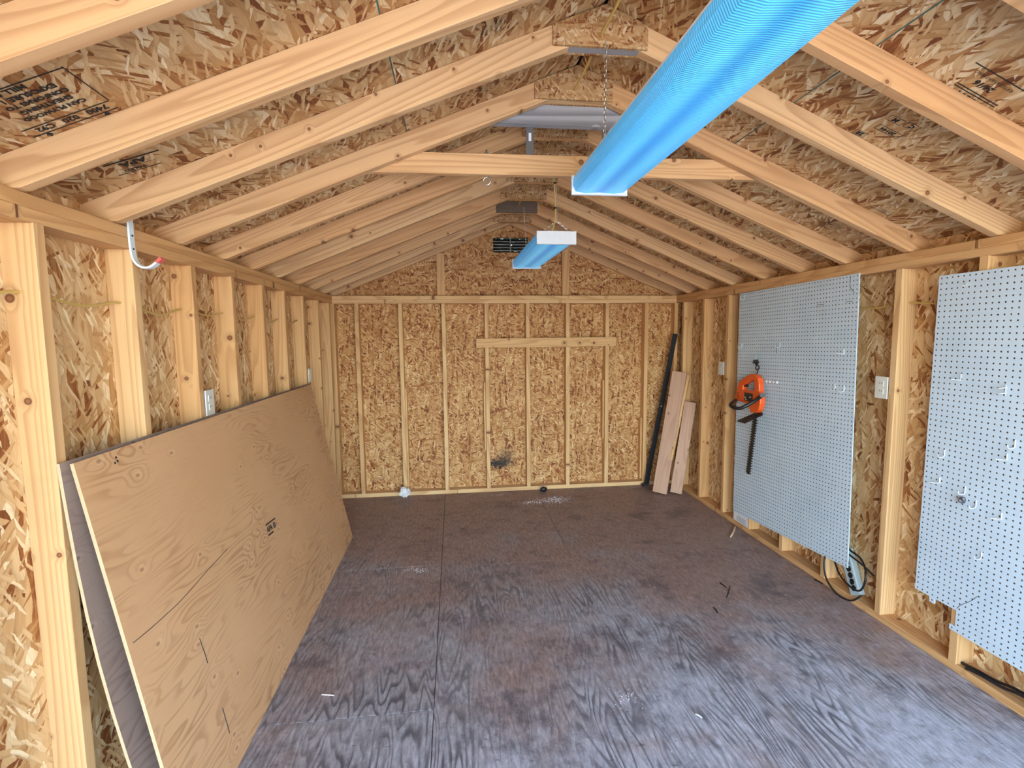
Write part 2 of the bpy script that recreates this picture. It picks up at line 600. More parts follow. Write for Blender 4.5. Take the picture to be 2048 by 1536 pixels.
def spline(pts, sub=6, closed=False):
    pts = [Vector(p) for p in pts]
    n = len(pts)
    out = []
    for i in range(n if closed else n - 1):
        p0 = pts[(i - 1) % n] if (closed or i > 0) else pts[0]
        p1, p2 = pts[i], pts[(i + 1) % n]
        p3 = pts[(i + 2) % n] if (closed or i < n - 2) else pts[-1]
        for k in range(sub):
            t = k / sub
            out.append(0.5 * ((2 * p1) + (p2 - p0) * t + (2 * p0 - 5 * p1 + 4 * p2 - p3) * t * t + (-p0 + 3 * p1 - 3 * p2 + p3) * t ** 3))
    if not closed:
        out.append(pts[-1])
    return out


def tube(name, pts, r, mat, parent=None, seg=6, closed=False, sub=6):
    p = spline(pts, sub, closed) if sub > 1 else pts
    if isinstance(r, (list, tuple)) and len(r) != len(p):
        r = [r[min(len(r) - 1, int(i * len(r) / len(p)))] for i in range(len(p))]
    vs, fs = tube_data(p, r, seg, closed)
    return raw(name, vs, fs, mat, parent, smooth=True)


def ring_data(c, axis, R, r, seg=14, s2=6, ex=None, stretch=1.0):
    axis = Vector(axis).normalized()
    e1 = Vector(ex).normalized() if ex is not None else axis.orthogonal().normalized()
    e2 = axis.cross(e1)
    pts = [Vector(c) + e1 * math.cos(2 * math.pi * k / seg) * R * stretch + e2 * math.sin(2 * math.pi * k / seg) * R for k in range(seg)]
    return tube_data(pts, r, s2, True)


def merge(parts):
    V, F = [], []
    for vs, fs in parts:
        o_ = len(V)
        V += [Vector(v) for v in vs]
        F += [tuple(i + o_ for i in f) for f in fs]
    return V, F


def box_data(lo, hi):
    x0, y0, z0 = lo
    x1, y1, z1 = hi
    return ([(x0, y0, z0), (x1, y0, z0), (x1, y1, z0), (x0, y1, z0), (x0, y0, z1), (x1, y0, z1), (x1, y1, z1), (x0, y1, z1)],
            [(0, 3, 2, 1), (4, 5, 6, 7), (0, 1, 5, 4), (1, 2, 6, 5), (2, 3, 7, 6), (3, 0, 4, 7)])


def cyl_data(p0, p1, r, seg=10):
    return tube_data([p0, p1], r, seg)


ST, SW = 0.038, 0.089                 # stud thickness and depth

# ------------------------------------------------------------------ outside ground
gr = raw('ground', [(-14, -14, -.16), (18, -14, -.16), (18, 16, -.16), (-14, 16, -.16)], [(0, 1, 2, 3)], 'ground', recentre=False)
struct(gr)

# ------------------------------------------------------------------ floor
YF = -1.40                             # front edge, unseen walls and roof drawn out to it to even the light
floor = struct(empty('floor', (W / 2, 2.4, 0)))
gap = .0013
X0, X1, Y1 = -.10, W + .10, D + .10
for (a, b_, c, d) in [(X0, 1.008, YF, 1.955), (X0, 1.008, 1.955, 3.285), (X0, 1.008, 3.285, Y1), (1.008, 1.912, 3.25, Y1),
                      (1.912, X1, 3.25, Y1), (1.008, X1, YF, 3.25)]:
    vs, fs = prism_data([(a + gap, c + gap), (b_ - gap, c + gap), (b_ - gap, d - gap), (a + gap, d - gap)], -.018, 0, .001)
    raw('floor_panel', vs, fs, 'floor', floor, recentre=False)
raw('subfloor', *box_data((X0, YF, -.12), (X1, Y1, -.0185)), 'slot', floor)

# ------------------------------------------------------------------ side walls
left_y = [.30, .706, 1.112, 1.513, 1.925, 2.325, 2.716, 3.130, 3.517, 3.926, 4.345, 4.712]
right_y = [.26, .665, 1.07, 1.475, 1.878, 2.283, 2.69, 3.09, 3.48, 3.865, 4.265, 4.665]


def side_wall(name, x_in, s, ys, splits):
    """s = -1: wall at X = 0 (timber runs to -X), s = +1: wall at X = W"""
    root = struct(empty(name, (x_in, 2.4, 0)))
    xc = x_in + s * SW / 2
    for y in ys:
        j = random.uniform(-.003, .003)
        board('stud', (xc, y + ST / 2 + j, .038), (xc, y + ST / 2, H - .076), (1, 0, 0), SW, ST, 'pine', root)
    board('bottom_plate', (xc, YF, .019), (xc, D, .019), (1, 0, 0), SW, ST, 'pine', root, .0035)
    board('top_plate', (xc, YF, H - .057), (xc, D, H - .057), (1, 0, 0), SW, ST, 'pine', root, .0035)
    board('top_plate', (xc, YF, H - .019), (xc, D, H - .019), (1, 0, 0), SW, ST, 'pine', root, .0035)
    ed = [YF] + splits + [D + .10]
    for y0, y1 in zip(ed[:-1], ed[1:]):
        x = x_in + s * (SW + .0055)
        prism('osb_panel', [(0, .002), (2.06, .002), (2.06, y1 - y0 - .002), (0, y1 - y0 - .002)], -.0055, .0055, 'osb_wall', root,
              frame((x, y0, -.06), (0, 0, 1), (0, 1, 0)), .0008)
    return root


wall_left = side_wall('wall_left', 0, -1, left_y, [.32, 1.532, 2.735, 3.945])
wall_right = side_wall('wall_right', W, 1, right_y, [.28, 1.494, 2.709, 3.884])

# ------------------------------------------------------------------ back wall with its gable
wall_back = struct(empty('wall_back', (W / 2, D, 0)))
YC = D + SW / 2
back_x = [-.022, .198, .603, 1.010, 1.424, 1.828, 2.229, 2.632, 3.039, 3.352]
for x in back_x:
    board('stud', (x + ST / 2, YC, .038), (x + ST / 2, YC, H - .076), (0, 1, 0), SW, ST, 'pine', wall_back)
for x, z0, z1, dy in [(.641, .038, 1.06, .012), (1.405, .42, 1.10, .010), (2.613, .50, 1.10, .014), (3.020, .06, .70, .020)]:
    board('nailer_strip', (x + .009, YC + dy, z0), (x + .009, YC + dy, z1), (0, 1, 0), SW - .02, .018, 'pine', wall_back)
board('bottom_plate', (-.05, YC, .019), (W + .05, YC, .019), (0, 1, 0), SW, ST, 'pine', wall_back)
board('top_plate', (0.0, YC, H - .057), (W, YC, H - .057), (0, 1, 0), SW, ST, 'pine', wall_back, .0035)
board('top_plate', (0.0, YC, H - .019), (W, YC, H - .019), (0, 1, 0), SW, ST, 'pine', wall_back, .0035)
yb = D + SW
ed = [-.10, 1.029, 2.248, W + .10]
for x0, x1 in zip(ed[:-1], ed[1:]):
    # strand axis = X here; origin at floor level so the soot mark stays in the bay between the 4th and 5th stud
    prism('osb_panel', [(0, .002), (2.0, .002), (2.0, x1 - x0 - .002), (0, x1 - x0 - .002)], -.0055, .0055,
          'osb_back_sooty' if 1 < x0 < 2 else 'osb_back', wall_back, frame((x0, yb + .0055, -.06), (0, 0, 1), (1, 0, 0)), .0008)
# gable sheathing, with the vent opening cut out
VX0, VX1, VZ0, VZ1 = 1.523, 1.867, 2.370, 2.510
zb = H + .001


def gable_piece(poly):
    return prism_data(poly, yb, yb + .011, 0)


AX = W / 2
pcs = [[(-.10, 1.941), (VX0, 1.941), (VX0, roof_z(VX0)), (-.10, roof_z(-.10))],
       [(VX1, 1.941), (W + .10, 1.941), (W + .10, roof_z(W + .10)), (VX1, roof_z(VX1))],
       [(VX0, 1.941), (VX1, 1.941), (VX1, VZ0), (VX0, VZ0)],
       [(VX0, VZ1), (VX1, VZ1), (VX1, roof_z(VX1)), (AX, roof_z(AX)), (VX0, roof_z(VX0))]]
gm = []
for p in pcs:
    vs, fs = prism_data(p, 0, .011, 0)
    gm.append((vs, fs))
vs, fs = merge(gm)
raw('osb_gable_panel', vs, fs, 'osb_back', wall_back, frame((0, yb + .011, 0), (1, 0, 0), (0, 0, 1)))
for x in (.972, 2.200):
    xm = x + .038
    board('gable_stud', (xm, yb - .019, H), (xm, yb - .019, roof_z(xm) - .10), (1, 0, 0), .076, ST, 'pine', wall_back)
# gable vent
vent = empty('gable_vent', (AX, yb, VZ0), None)
tag(vent, 'small dark louvred gable vent with a grey centre bar, foliage showing through', 'vent')
fr_ = []
for k in range(5):
    z = VZ0 + .012 + k * .029
    vs_, fs_ = box_data((VX0, 0, -.0015), (VX1, .034, .0015))
    mt = Matrix.Translation((0, yb + .012, z)) @ Matrix.Rotation(math.radians(-33), 4, 'X')
    raw('louvre', [mt @ Vector(q) for q in vs_], fs_, 'black', vent)
raw('centre_bar', *box_data((1.688, yb - .004, VZ0), (1.700, yb + .012, VZ1)), 'galv', vent)
raw('vent_frame', *merge([box_data((VX0 - .012, yb + .011, VZ0 - .012), (VX0, yb + .04, VZ1 + .012)),
                          box_data((VX1, yb + .011, VZ0 - .012), (VX1 + .012, yb + .04, VZ1 + .012)),
                          box_data((VX0, yb + .011, VZ0 - .012), (VX1, yb + .04, VZ0)),
                          box_data((VX0, yb + .011, VZ1), (VX1, yb + .04, VZ1 + .012))]), 'black', vent)

# nailed-on cross board
o = board('cross_board', (1.337, D - .0105, 1.487), (2.736, D - .0105, 1.4885), (0, 0, 1), .092, .019, 'pine')
tag(o, 'pale horizontal board nailed across four studs of the end wall', 'board')

# ------------------------------------------------------------------ roof
ceiling = struct(empty('ceiling', (W / 2, 2.4, H)))
SEAM = .943


def slope_frame(x, y, side):
    """local x runs along Y (strand axis), local y runs up the slope"""
    if side < 0:
        return frame((x, y, Z0 + SL * x), (0, 1, 0), (1, 0, SL))
    return frame((W - x, y, Z0 + SL * x), (0, 1, 0), (-1, 0, SL))


cs = math.cos(TH)
for side in (-1, 1):
    nz = 1 if side > 0 else -1          # local z of the frame: up or down
    for (xa, xb, ys) in [(-.42, SEAM - .002, [YF, .70, 2.252, 3.827, D + .34]), (SEAM + .002, AX - .006, [YF, 1.48, 3.034, 4.574, D + .34])]:
        for y0, y1 in zip(ys[:-1], ys[1:]):
            L = (xb - xa) / cs
            mw = slope_frame(xa, y0, side)
            upw = mw.to_3x3() @ Vector((0, 0, 1))
            z0, z1 = (0, .011) if upw.z > 0 else (-.011, 0)
            prism('osb_panel', [(.0015, 0), (y1 - y0 - .0015, 0), (y1 - y0 - .0015, L), (.0015, L)], z0, z1, 'osb_roof', ceiling, mw, .0006)
    # painted panel edge showing in the joint
    mw = slope_frame(SEAM, YF, side)
    upw = mw.to_3x3() @ Vector((0, 0, 1))
    z0, z1 = (-.0006, .010) if upw.z > 0 else (-.010, .0006)
    prism('panel_edge_seal', [(0, -.0022), (D + .34 - YF, -.0022), (D + .34 - YF, .0022), (0, .0022)], z0, z1, 'teal', ceiling, mw, 0)
za = roof_z(AX) + .012  # dark strip added outside the ridge gap to keep light out
raw('ridge_light_stop', [(AX - .12, YF, za - .12 * SL), (AX, YF, za + .004), (AX + .12, YF, za - .12 * SL),
                  (AX - .12, D + .34, za - .12 * SL), (AX, D + .34, za + .004), (AX + .12, D + .34, za - .12 * SL)],
    [(0, 1, 4, 3), (1, 2, 5, 4)], 'slot', ceiling)

truss_y = [.27, .67, 1.068, 1.461, 1.835, 2.233, 2.640, 3.015, 3.392, 3.808, 4.222, 4.555]
RD = SW / cs                            # vertical depth of a rafter


def rafter(y, side, mat='pine_rafter'):
    # polygon in local axes: x up the slope from the plate's inner edge, y = perpendicular (positive up)
    n_ = Vector((-SL, 1)).normalized()
    e_ = Vector((1, SL)).normalized()

    def loc(x, z):
        q = Vector((x, z - Z0))
        return (q.dot(e_), q.dot(n_))
    bot = lambda x: Z0 - RD + SL * x
    xr = AX - .001
    poly = [loc(-.40, bot(-.40)), loc(-.0885, bot(-.0885)), loc(-.0885, H), loc((H - bot(0)) / SL, H), loc(xr, bot(xr)), loc(xr, Z0 + SL * xr - .0008), loc(-.40, Z0 - SL * .40 - .0008)]
    if side < 0:
        mw = frame((0, y, Z0), (1, 0, SL), (-SL, 0, 1))
        z0, z1 = (-ST, 0) if (mw.to_3x3() @ Vector((0, 0, 1))).y < 0 else (0, ST)
        return prism('rafter', poly, z0, z1, mat, ceiling, mw, .0015)
    mw = frame((W, y, Z0), (-1, 0, SL), (SL, 0, 1))
    z0, z1 = (-ST, 0) if (mw.to_3x3() @ Vector((0, 0, 1))).y < 0 else (0, ST)
    return prism('rafter', poly, z0, z1, mat, ceiling, mw, .0015)


def gusset(y0, y1, mat='osb_gusset', x0=1.494, x1=1.842, zb_=2.576, sh=0):
    poly = [(x0, zb_), (x1, zb_), (x1, roof_z(x1) - .004), (AX, roof_z(AX) - .006), (x0, roof_z(x0) - .004)]
    poly = [(a - AX, b_ - 2.6) for a, b_ in poly]
    return prism('gusset', poly, y0, y1, mat, ceiling, frame((AX, 0, 2.6), (1, 0, 0), (0, 0, 1)) @ Matrix.Scale(-1, 4, (0, 0, 1)), 0)


for i, y in enumerate(truss_y):
    rafter(y, -1)
    rafter(y, 1)
    dark = i == 10
    gusset(y - .0115, y - .0005, 'brown_grey_wood' if dark else 'osb_gusset')
    gusset(y + ST + .0005, y + ST + .0115)
    prism('ridge_block', [(-.135, 2.577), (.135, 2.577), (.02, roof_z(AX) - RD + .0), (-.02, roof_z(AX) - RD + .0)], y + .002, y + ST - .002,
          'grey_wood' if i in (4,) else 'pine', ceiling, frame((AX, 0, 0), (1, 0, 0), (0, 0, 1)) @ Matrix.Scale(-1, 4, (0, 0, 1)), 0)
rafter(yb - ST - .001, -1)
rafter(yb - ST - .001, 1)

YT = 2.233 + ST + .0125
board('collar_tie', (.62, 2.292, 2.309), (2.74, 2.292, 2.321), (0, 0, 1), SW, ST - .004, 'pine_rafter', ceiling)
yk = YT + .020
board('weathered_tie', (1.19, yk, 2.541), (2.17, yk, 2.541), (0, 0, 1), .098, ST, 'grey_wood', ceiling)
for xs in (1.487, 1.843):
    s_ = board('metal_strap', (xs, yk + .0215, 2.285), (xs, yk + .0215, 2.52), (1, 0, 0), .036, .003, 'galv', ceiling, .0004)
    if xs < 1.6:
        raw('white_tag', *box_data((xs - .006, yk + .0192, 2.435), (xs + .006, yk + .0198, 2.470)), 'label_white', ceiling)

# ------------------------------------------------------------------ printing
def text_obj(body, size, mw, parent, name='printed_text', mat='ink', bold=0.0, squash=1.0):
    cu = bpy.data.curves.new(name, 'FONT')
    cu.body = body
    cu.size = size
    cu.align_x = 'CENTER'
    cu.align_y = 'CENTER'
    cu.offset = bold
    cu.resolution_u = 2
    t = bpy.data.objects.new(name, cu)
    COL.objects.link(t)
    dg = bpy.context.evaluated_depsgraph_get()
    me = bpy.data.meshes.new_from_object(t.evaluated_get(dg))
    bpy.data.objects.remove(t)
    me.materials.clear()
    return link(name, me, mat, parent, mw @ Matrix.Diagonal((1, squash, 1, 1)))


def plane_mw(c, right, normal, off=.0012):
    n_ = Vector(normal).normalized()
    r_ = Vector(right)
    r_ = (r_ - n_ * r_.dot(n_)).normalized()
    u_ = n_.cross(r_)
    c = Vector(c) + n_ * off
    return Matrix(((r_.x, u_.x, n_.x, c.x), (r_.y, u_.y, n_.y, c.y), (r_.z, u_.z, n_.z, c.z), (0, 0, 0, 1)))


def bar(mw, x0, y0, x1, y1, parent, name='printed_bar', mat='ink'):
    raw(name, [mw @ Vector(q) for q in ((x0, y0, 0), (x1, y0, 0), (x1, y1, 0), (x0, y1, 0))], [(0, 1, 2, 3)], mat, parent)


def outline(mw, x0, y0, x1, y1, t, parent):
    q = [(x0, y0), (x1, y0), (x1, y1), (x0, y1), (x0 + t, y0 + t), (x1 - t, y0 + t), (x1 - t, y1 - t), (x0 + t, y1 - t)]
    raw('printed_box', [mw @ Vector((a, c, 0)) for a, c in q], [(0, 1, 5, 4), (1, 2, 6, 5), (2, 3, 7, 6), (3, 0, 4, 7)], 'ink', parent)


def roof_stamp(c_px, r_px, side):
    c = at_roof(*c_px, side)
    r_ = at_roof(*r_px, side) - c
    n_ = Vector((SL, 0, -1)) if side < 0 else Vector((-SL, 0, -1))
    return plane_mw(c, r_, n_)


def sub(mw, x, y):
    return mw @ Matrix.Translation((x, y, 0))


# mark beside the second rafter: big letters, two bars, maker's line
mw = roof_stamp((268, 325), (248, 331), -1)
text_obj('APA', .040, sub(mw, 0, -.008), ceiling, bold=.0022)
bar(mw, -.085, -.034, .075, -.027, ceiling)
text_obj('THE ENGINEERED WOOD', .009, sub(mw, 0, .014), ceiling)
text_obj('TOLKO', .019, sub(mw, .012, .032), ceiling, bold=.0012)
bar(mw, -.06, .046, .07, .050, ceiling)
# large panel mark between the first two rafters
mw = roof_stamp((88, 206), (68, 213), -1)
for k, (tx, sz, dx) in enumerate([('MILL 083', .024, .03), ('EXPOSURE 1', .022, 0), ('CONFORMS TO', .020, 0), ('SHEATHING', .022, 0), ('CAN PLYWOOD', .020, 0)]):
    text_obj(tx, sz, sub(mw, dx, -.072 + .026 * k), ceiling, bold=.0012)
text_obj('7400   020   C92', .026, sub(mw, -.005, .082), ceiling, bold=.0012)
for yy in (-.088, .064, .100):
    bar(mw, -.11, yy, .11, yy + .004, ceiling)
bar(mw, -.112, -.09, -.109, .064, ceiling)
for xx in (-.075, .075):
    bar(mw, xx - .003, .112, xx + .003, .145, ceiling, 'printed_arrow')
    raw('printed_arrow', [mw @ Vector(q) for q in ((xx - .009, .142, 0), (xx + .009, .142, 0), (xx, .158, 0))], [(0, 1, 2)], 'ink', ceiling)
    raw('printed_arrow', [mw @ Vector(q) for q in ((xx + .009, .115, 0), (xx - .009, .115, 0), (xx, .099, 0))], [(0, 1, 2)], 'ink', ceiling)
# small marks in the next bays
for c_, r_, tx in [((430, 390), (415, 396), 'TOLKO'), ((480, 440), (468, 445), '7400')]:
    mw = roof_stamp(c_, r_, -1)
    text_obj(tx, .022, mw, ceiling)
for c_, r_ in [((985, 55), (984, 40)), ((975, 172), (985, 172))]:
    mw = roof_stamp(c_, r_, -1)
    for k in range(5):
        text_obj(['EXPOSURE 1', 'SHEATHING', '24/16', 'SPAN 7/16', 'APA'][k], .014, sub(mw, 0, -.03 + .017 * k), ceiling)
# other slope
mw = roof_stamp((1792, 240), (1784, 236), 1)
text_obj('M', .026, mw, ceiling, bold=.0016)
outline(mw, -.030, -.016, .030, .016, .002, ceiling)
mw = roof_stamp((1824, 253), (1816, 249), 1)
text_obj('C', .026, mw, ceiling, bold=.0016)
outline(mw, -.026, -.016, .026, .016, .002, ceiling)
mw = roof_stamp((1776, 262), (1764, 256), 1)
text_obj('20144', .024, mw, ceiling, bold=.0013)
outline(mw, -.052, -.016, .048, .016, .0025, ceiling)
mw = roof_stamp((1720, 266), (1712, 262), 1)
text_obj('28', .026, mw, ceiling, bold=.0016)
outline(mw, -.024, -.015, .024, .015, .002, ceiling)
mw = roof_stamp((1788, 407), (1780, 404), 1)
text_obj('C', .020, mw, ceiling)
outline(mw, -.022, -.014, .022, .014, .002, ceiling)
mw = roof_stamp((1762, 420), (1750, 414), 1)
text_obj('WOT', .022, mw, ceiling)
outline(mw, -.052, -.014, .048, .014, .0025, ceiling)
mw = roof_stamp((1968, 172), (1956, 165), 1)
text_obj('24/16', .030, mw, ceiling, bold=.0012)
bar(mw, -.10, .030, .06, .034, ceiling)
bar(mw, -.10, .040, .06, .044, ceiling)
text_obj('APA', .034, sub(mw, -.005, .062), ceiling, bold=.0014)
text_obj('RATED SHEATHING', .016, sub(mw, .0, -.030), ceiling)
bar(mw, -.10, -.052, .10, -.048, ceiling)
mw = roof_stamp((1660, 450), (1650, 445), 1)
for k in range(4):
    text_obj(['SHEATHING', 'EXPOSURE 1', 'CONFORMS', '7400 020'][k], .020, sub(mw, 0, -.034 + .023 * k), ceiling)

# ------------------------------------------------------------------ strip lights
def chain(p0, p1, n_):
    parts = []
    p0, p1 = Vector(p0), Vector(p1)
    d_ = (p1 - p0).normalized()
    e_ = d_.orthogonal().normalized()
    f_ = d_.cross(e_)
    for k in range(n_):
        c_ = p0.lerp(p1, (k + .5) / n_)
        parts.append(ring_data(c_, e_ if k % 2 else f_, .0045, .0011, 8, 4, ex=d_, stretch=(p1 - p0).length / n_ * .62 / .0045))
    return merge(parts)


def strip_light(x, y0, y1, z0, z1, label):
    zc = (z0 + z1) / 2
    root = empty('strip_light', (x, (y0 + y1) / 2, zc))
    tag(root, label, 'ceiling light', 'hanging strip lights')
    L = y1 - y0
    mw = frame((x, y0, z0), (1, 0, 0), (0, L, z1 - z0))           # local: x across, y along, z up
    pr = [(-.111, .062), (-.113, .034), (-.101, .010), (-.060, .0035), (0, .008), (.060, .0035), (.101, .010), (.113, .034), (.111, .062)]
    n_ = len(pr)
    NS = 2
    vs_ = [(p[0], .012 + (L - .024) * k / (NS - 1), p[1]) for k in range(NS) for p in pr]
    fs_ = [(k * n_ + i, k * n_ + i + 1, (k + 1) * n_ + i + 1, (k + 1) * n_ + i) for k in range(NS - 1) for i in range(n_ - 1)]
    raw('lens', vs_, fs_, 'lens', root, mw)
    raw('housing', *box_data((-.108, .006, .058), (.108, L - .006, .072)), 'white_metal', root, mw)
    for ya in (0, L - .016):
        prism('end_cap', [(-.118, -.002), (.118, -.002), (.118, .074), (-.118, .074)], -.008, .008, 'white_metal', root,
              mw @ Matrix.Translation((0, ya + .008, 0)) @ Matrix.Rotation(math.pi / 2, 4, 'X'), .002)
    return root, mw


la, mwa = strip_light(1.7325, .790, 2.062, 2.112, 2.128, 'long strip light, its ribbed lens coloured with blue light, hanging closer to the doorway')
lb, mwb = strip_light(1.732, 2.905, 4.125, 2.085, 2.106, 'strip light, its ribbed lens coloured with blue light, hanging deeper in the shed, white end cap showing')
a0 = Vector((1.683, 1.812, 2.590))
raw('hanging_chain', *chain(a0, (1.690, 1.85, 2.196), 26), 'zinc', la)
raw('hanging_chain', *chain((1.69, .96, 2.58), (1.70, 1.0, 2.196), 26), 'zinc', la)
raw('hanging_chain', *chain((1.744, 2.999, 2.575), (1.752, 2.99, 2.235), 24), 'zinc', lb)
raw('hanging_chain', *chain((1.752, 2.99, 2.235), (1.830, 2.98, 2.166), 8), 'zinc', lb)
raw('hanging_chain', *chain((1.752, 2.99, 2.235), (1.660, 2.98, 2.166), 8), 'zinc', lb)
raw('hanging_chain', *chain((1.70, 4.03, 2.575), (1.72, 4.02, 2.185), 24), 'zinc', lb)
tube('power_cord', [(1.732, 2.985, 2.58), (1.733, 2.985, 2.46), (1.740, 2.985, 2.33), (1.737, 2.98, 2.235), (1.718, 2.98, 2.165)], .0042, 'romex', lb)
for z in (2.452, 2.308):
    raw('cable_tie', *cyl_data((1.738, 2.984, z - .004), (1.738, 2.984, z + .004), .0095, 10), 'black', lb)

# yellow cable along the ridge, through the gussets
pts = []
for i, y in enumerate(truss_y[2:11]):
    pts.append((1.668, y - .012, 2.617))
    if i < 8:
        yn = truss_y[3 + i]
        pts.append((1.669, (y + ST + yn) / 2, 2.612))
o = tube('ridge_cable', pts, .0050, 'romex', sub=5)
tag(o, 'yellow electrical cable running along the ridge through the gusset plates', 'cable')
# yellow cables through the studs
pts = []
lz = 1.685
for y0, y1 in zip(left_y[1:-3], left_y[2:-2]):
    pts += [(-.05, y0 + .019, lz), (-.046, (y0 + y1) / 2 + .02, lz - .018 - random.uniform(0, .022))]
pts.append((-.05, left_y[-3] + .01, 1.690))
o = tube('wall_cable', pts, .0042, 'romex', sub=4)
tag(o, 'yellow cable threaded through the studs above the leaning plywood', 'cable')
pts = []
for y0, y1 in zip(right_y[2:8], right_y[3:9]):
    pts += [(W + .05, y0 + .019, 1.70), (W + .046, (y0 + y1) / 2, 1.684)]
o = tube('wall_cable', pts, .0045, 'romex', sub=4)
tag(o, 'yellow cable threaded through the studs behind the two pegboards', 'cable')

# screw eye through the tie
eye = empty('eye_bolt', (1.285, 2.290, 2.25))
tag(eye, 'shiny ring of an eye bolt hanging under the long collar tie', 'eye bolt')
raw('ring', *ring_data((1.285, 2.290, 2.243), (.25, 1, 0), .0165, .0034, 20, 8), 'zinc', eye, smooth=True)
raw('shank', *cyl_data((1.285, 2.290, 2.262), (1.285, 2.290, 2.378), .0034, 8), 'zinc', eye, smooth=True)
raw('nut', *cyl_data((1.285, 2.290, 2.361), (1.285, 2.290, 2.368), .009, 6), 'zinc', eye)

# white storage hook with red tip
hk = empty('storage_hook', (.008, 1.925, 1.9))
tag(hk, 'white J-shaped storage hook with a red tip screwed over the top plate', 'hook')
prof = [(.006, 1.980), (.006, 1.92), (.007, 1.872), (.011, 1.838), (.024, 1.815), (.046, 1.804), (.068, 1.808), (.088, 1.823)]
pr = spline([(x, 1.921, z) for x, z in prof], 5)
vs_, fs_ = [], []
for i, p in enumerate(pr):
    t_ = (pr[min(i + 1, len(pr) - 1)] - pr[max(i - 1, 0)]).normalized()
    nn = Vector((t_.z, 0, -t_.x))
    hw = .0125
    for a_, c_ in ((-.0035, -hw), (.0035, -hw), (.0035, hw), (-.0035, hw)):
        vs_.append(p + nn * a_ + Vector((0, c_, 0)))
for i in range(len(pr) - 1):
    for k in range(4):
        fs_.append((i * 4 + k, i * 4 + (k + 1) % 4, i * 4 + 4 + (k + 1) % 4, i * 4 + 4 + k))
fs_ += [(3, 2, 1, 0), tuple(range((len(pr) - 1) * 4, len(pr) * 4))]
raw('hook_body', vs_, fs_, 'hook_white', hk)
board('vinyl_tip', (.0875, 1.921, 1.8225), (.104, 1.921, 1.839), (0, 1, 0), .028, .0105, 'red_tip', hk, .002)
for z in (1.915, 1.869):
    raw('screw', *cyl_data((.009, 1.921, z), (.0125, 1.921, z), .0035, 8), 'slot', hk)

# ------------------------------------------------------------------ outlets
def outlet(y0, y1, z0, z1, xf, s, label):
    """cover plate in the plane X = xf, facing away from s"""
    root = empty('wall_outlet', (xf, (y0 + y1) / 2, z0))
    tag(root, label, 'outlet')
    ym, zm = (y0 + y1) / 2, (z0 + z1) / 2
    xa, xb = sorted((xf - s * .006, xf - s * .0005))
    box('cover_plate', (xa, y0, z0), (xb, y1, z1), 'white_plastic', root, .002)
    xa, xb = sorted((xf, xf + s * .06))
    box('outlet_box', (xa, y0 + .003, z0 + .006), (xb, y1 - .003, z1 - .006), 'blue_plastic', root, .001)
    for dz in (-.020, .020):
        xa, xb = sorted((xf - s * .0085, xf - s * .006))
        f_ = box('receptacle', (xa, ym - .016, zm + dz - .014), (xb, ym + .016, zm + dz + .014), 'white_plastic', root, .001)
        for dy in (-.006, .006):
            xa2, xb2 = sorted((xf - s * .0091, xf - s * .0085))
            box('slot', (xa2, ym + dy - .0012, zm + dz - .002), (xb2, ym + dy + .0012, zm + dz + .007), 'slot', f_, 0)
    return root


outlet(2.366, 2.440, 1.203, 1.320, 0, -1, 'white outlet in a blue box above the middle of the leaning plywood')
outlet(3.967, 4.041, 1.210, 1.318, 0, -1, 'white outlet in a blue box by the far top corner of the leaning plywood')
outlet(2.324, 2.398, 1.204, 1.320, W, 1, 'white outlet on the stud between the two pegboards')
outlet(3.908, 3.985, 1.210, 1.320, W, 1, 'white outlet between the trimmer pegboard and the leaning lumber')

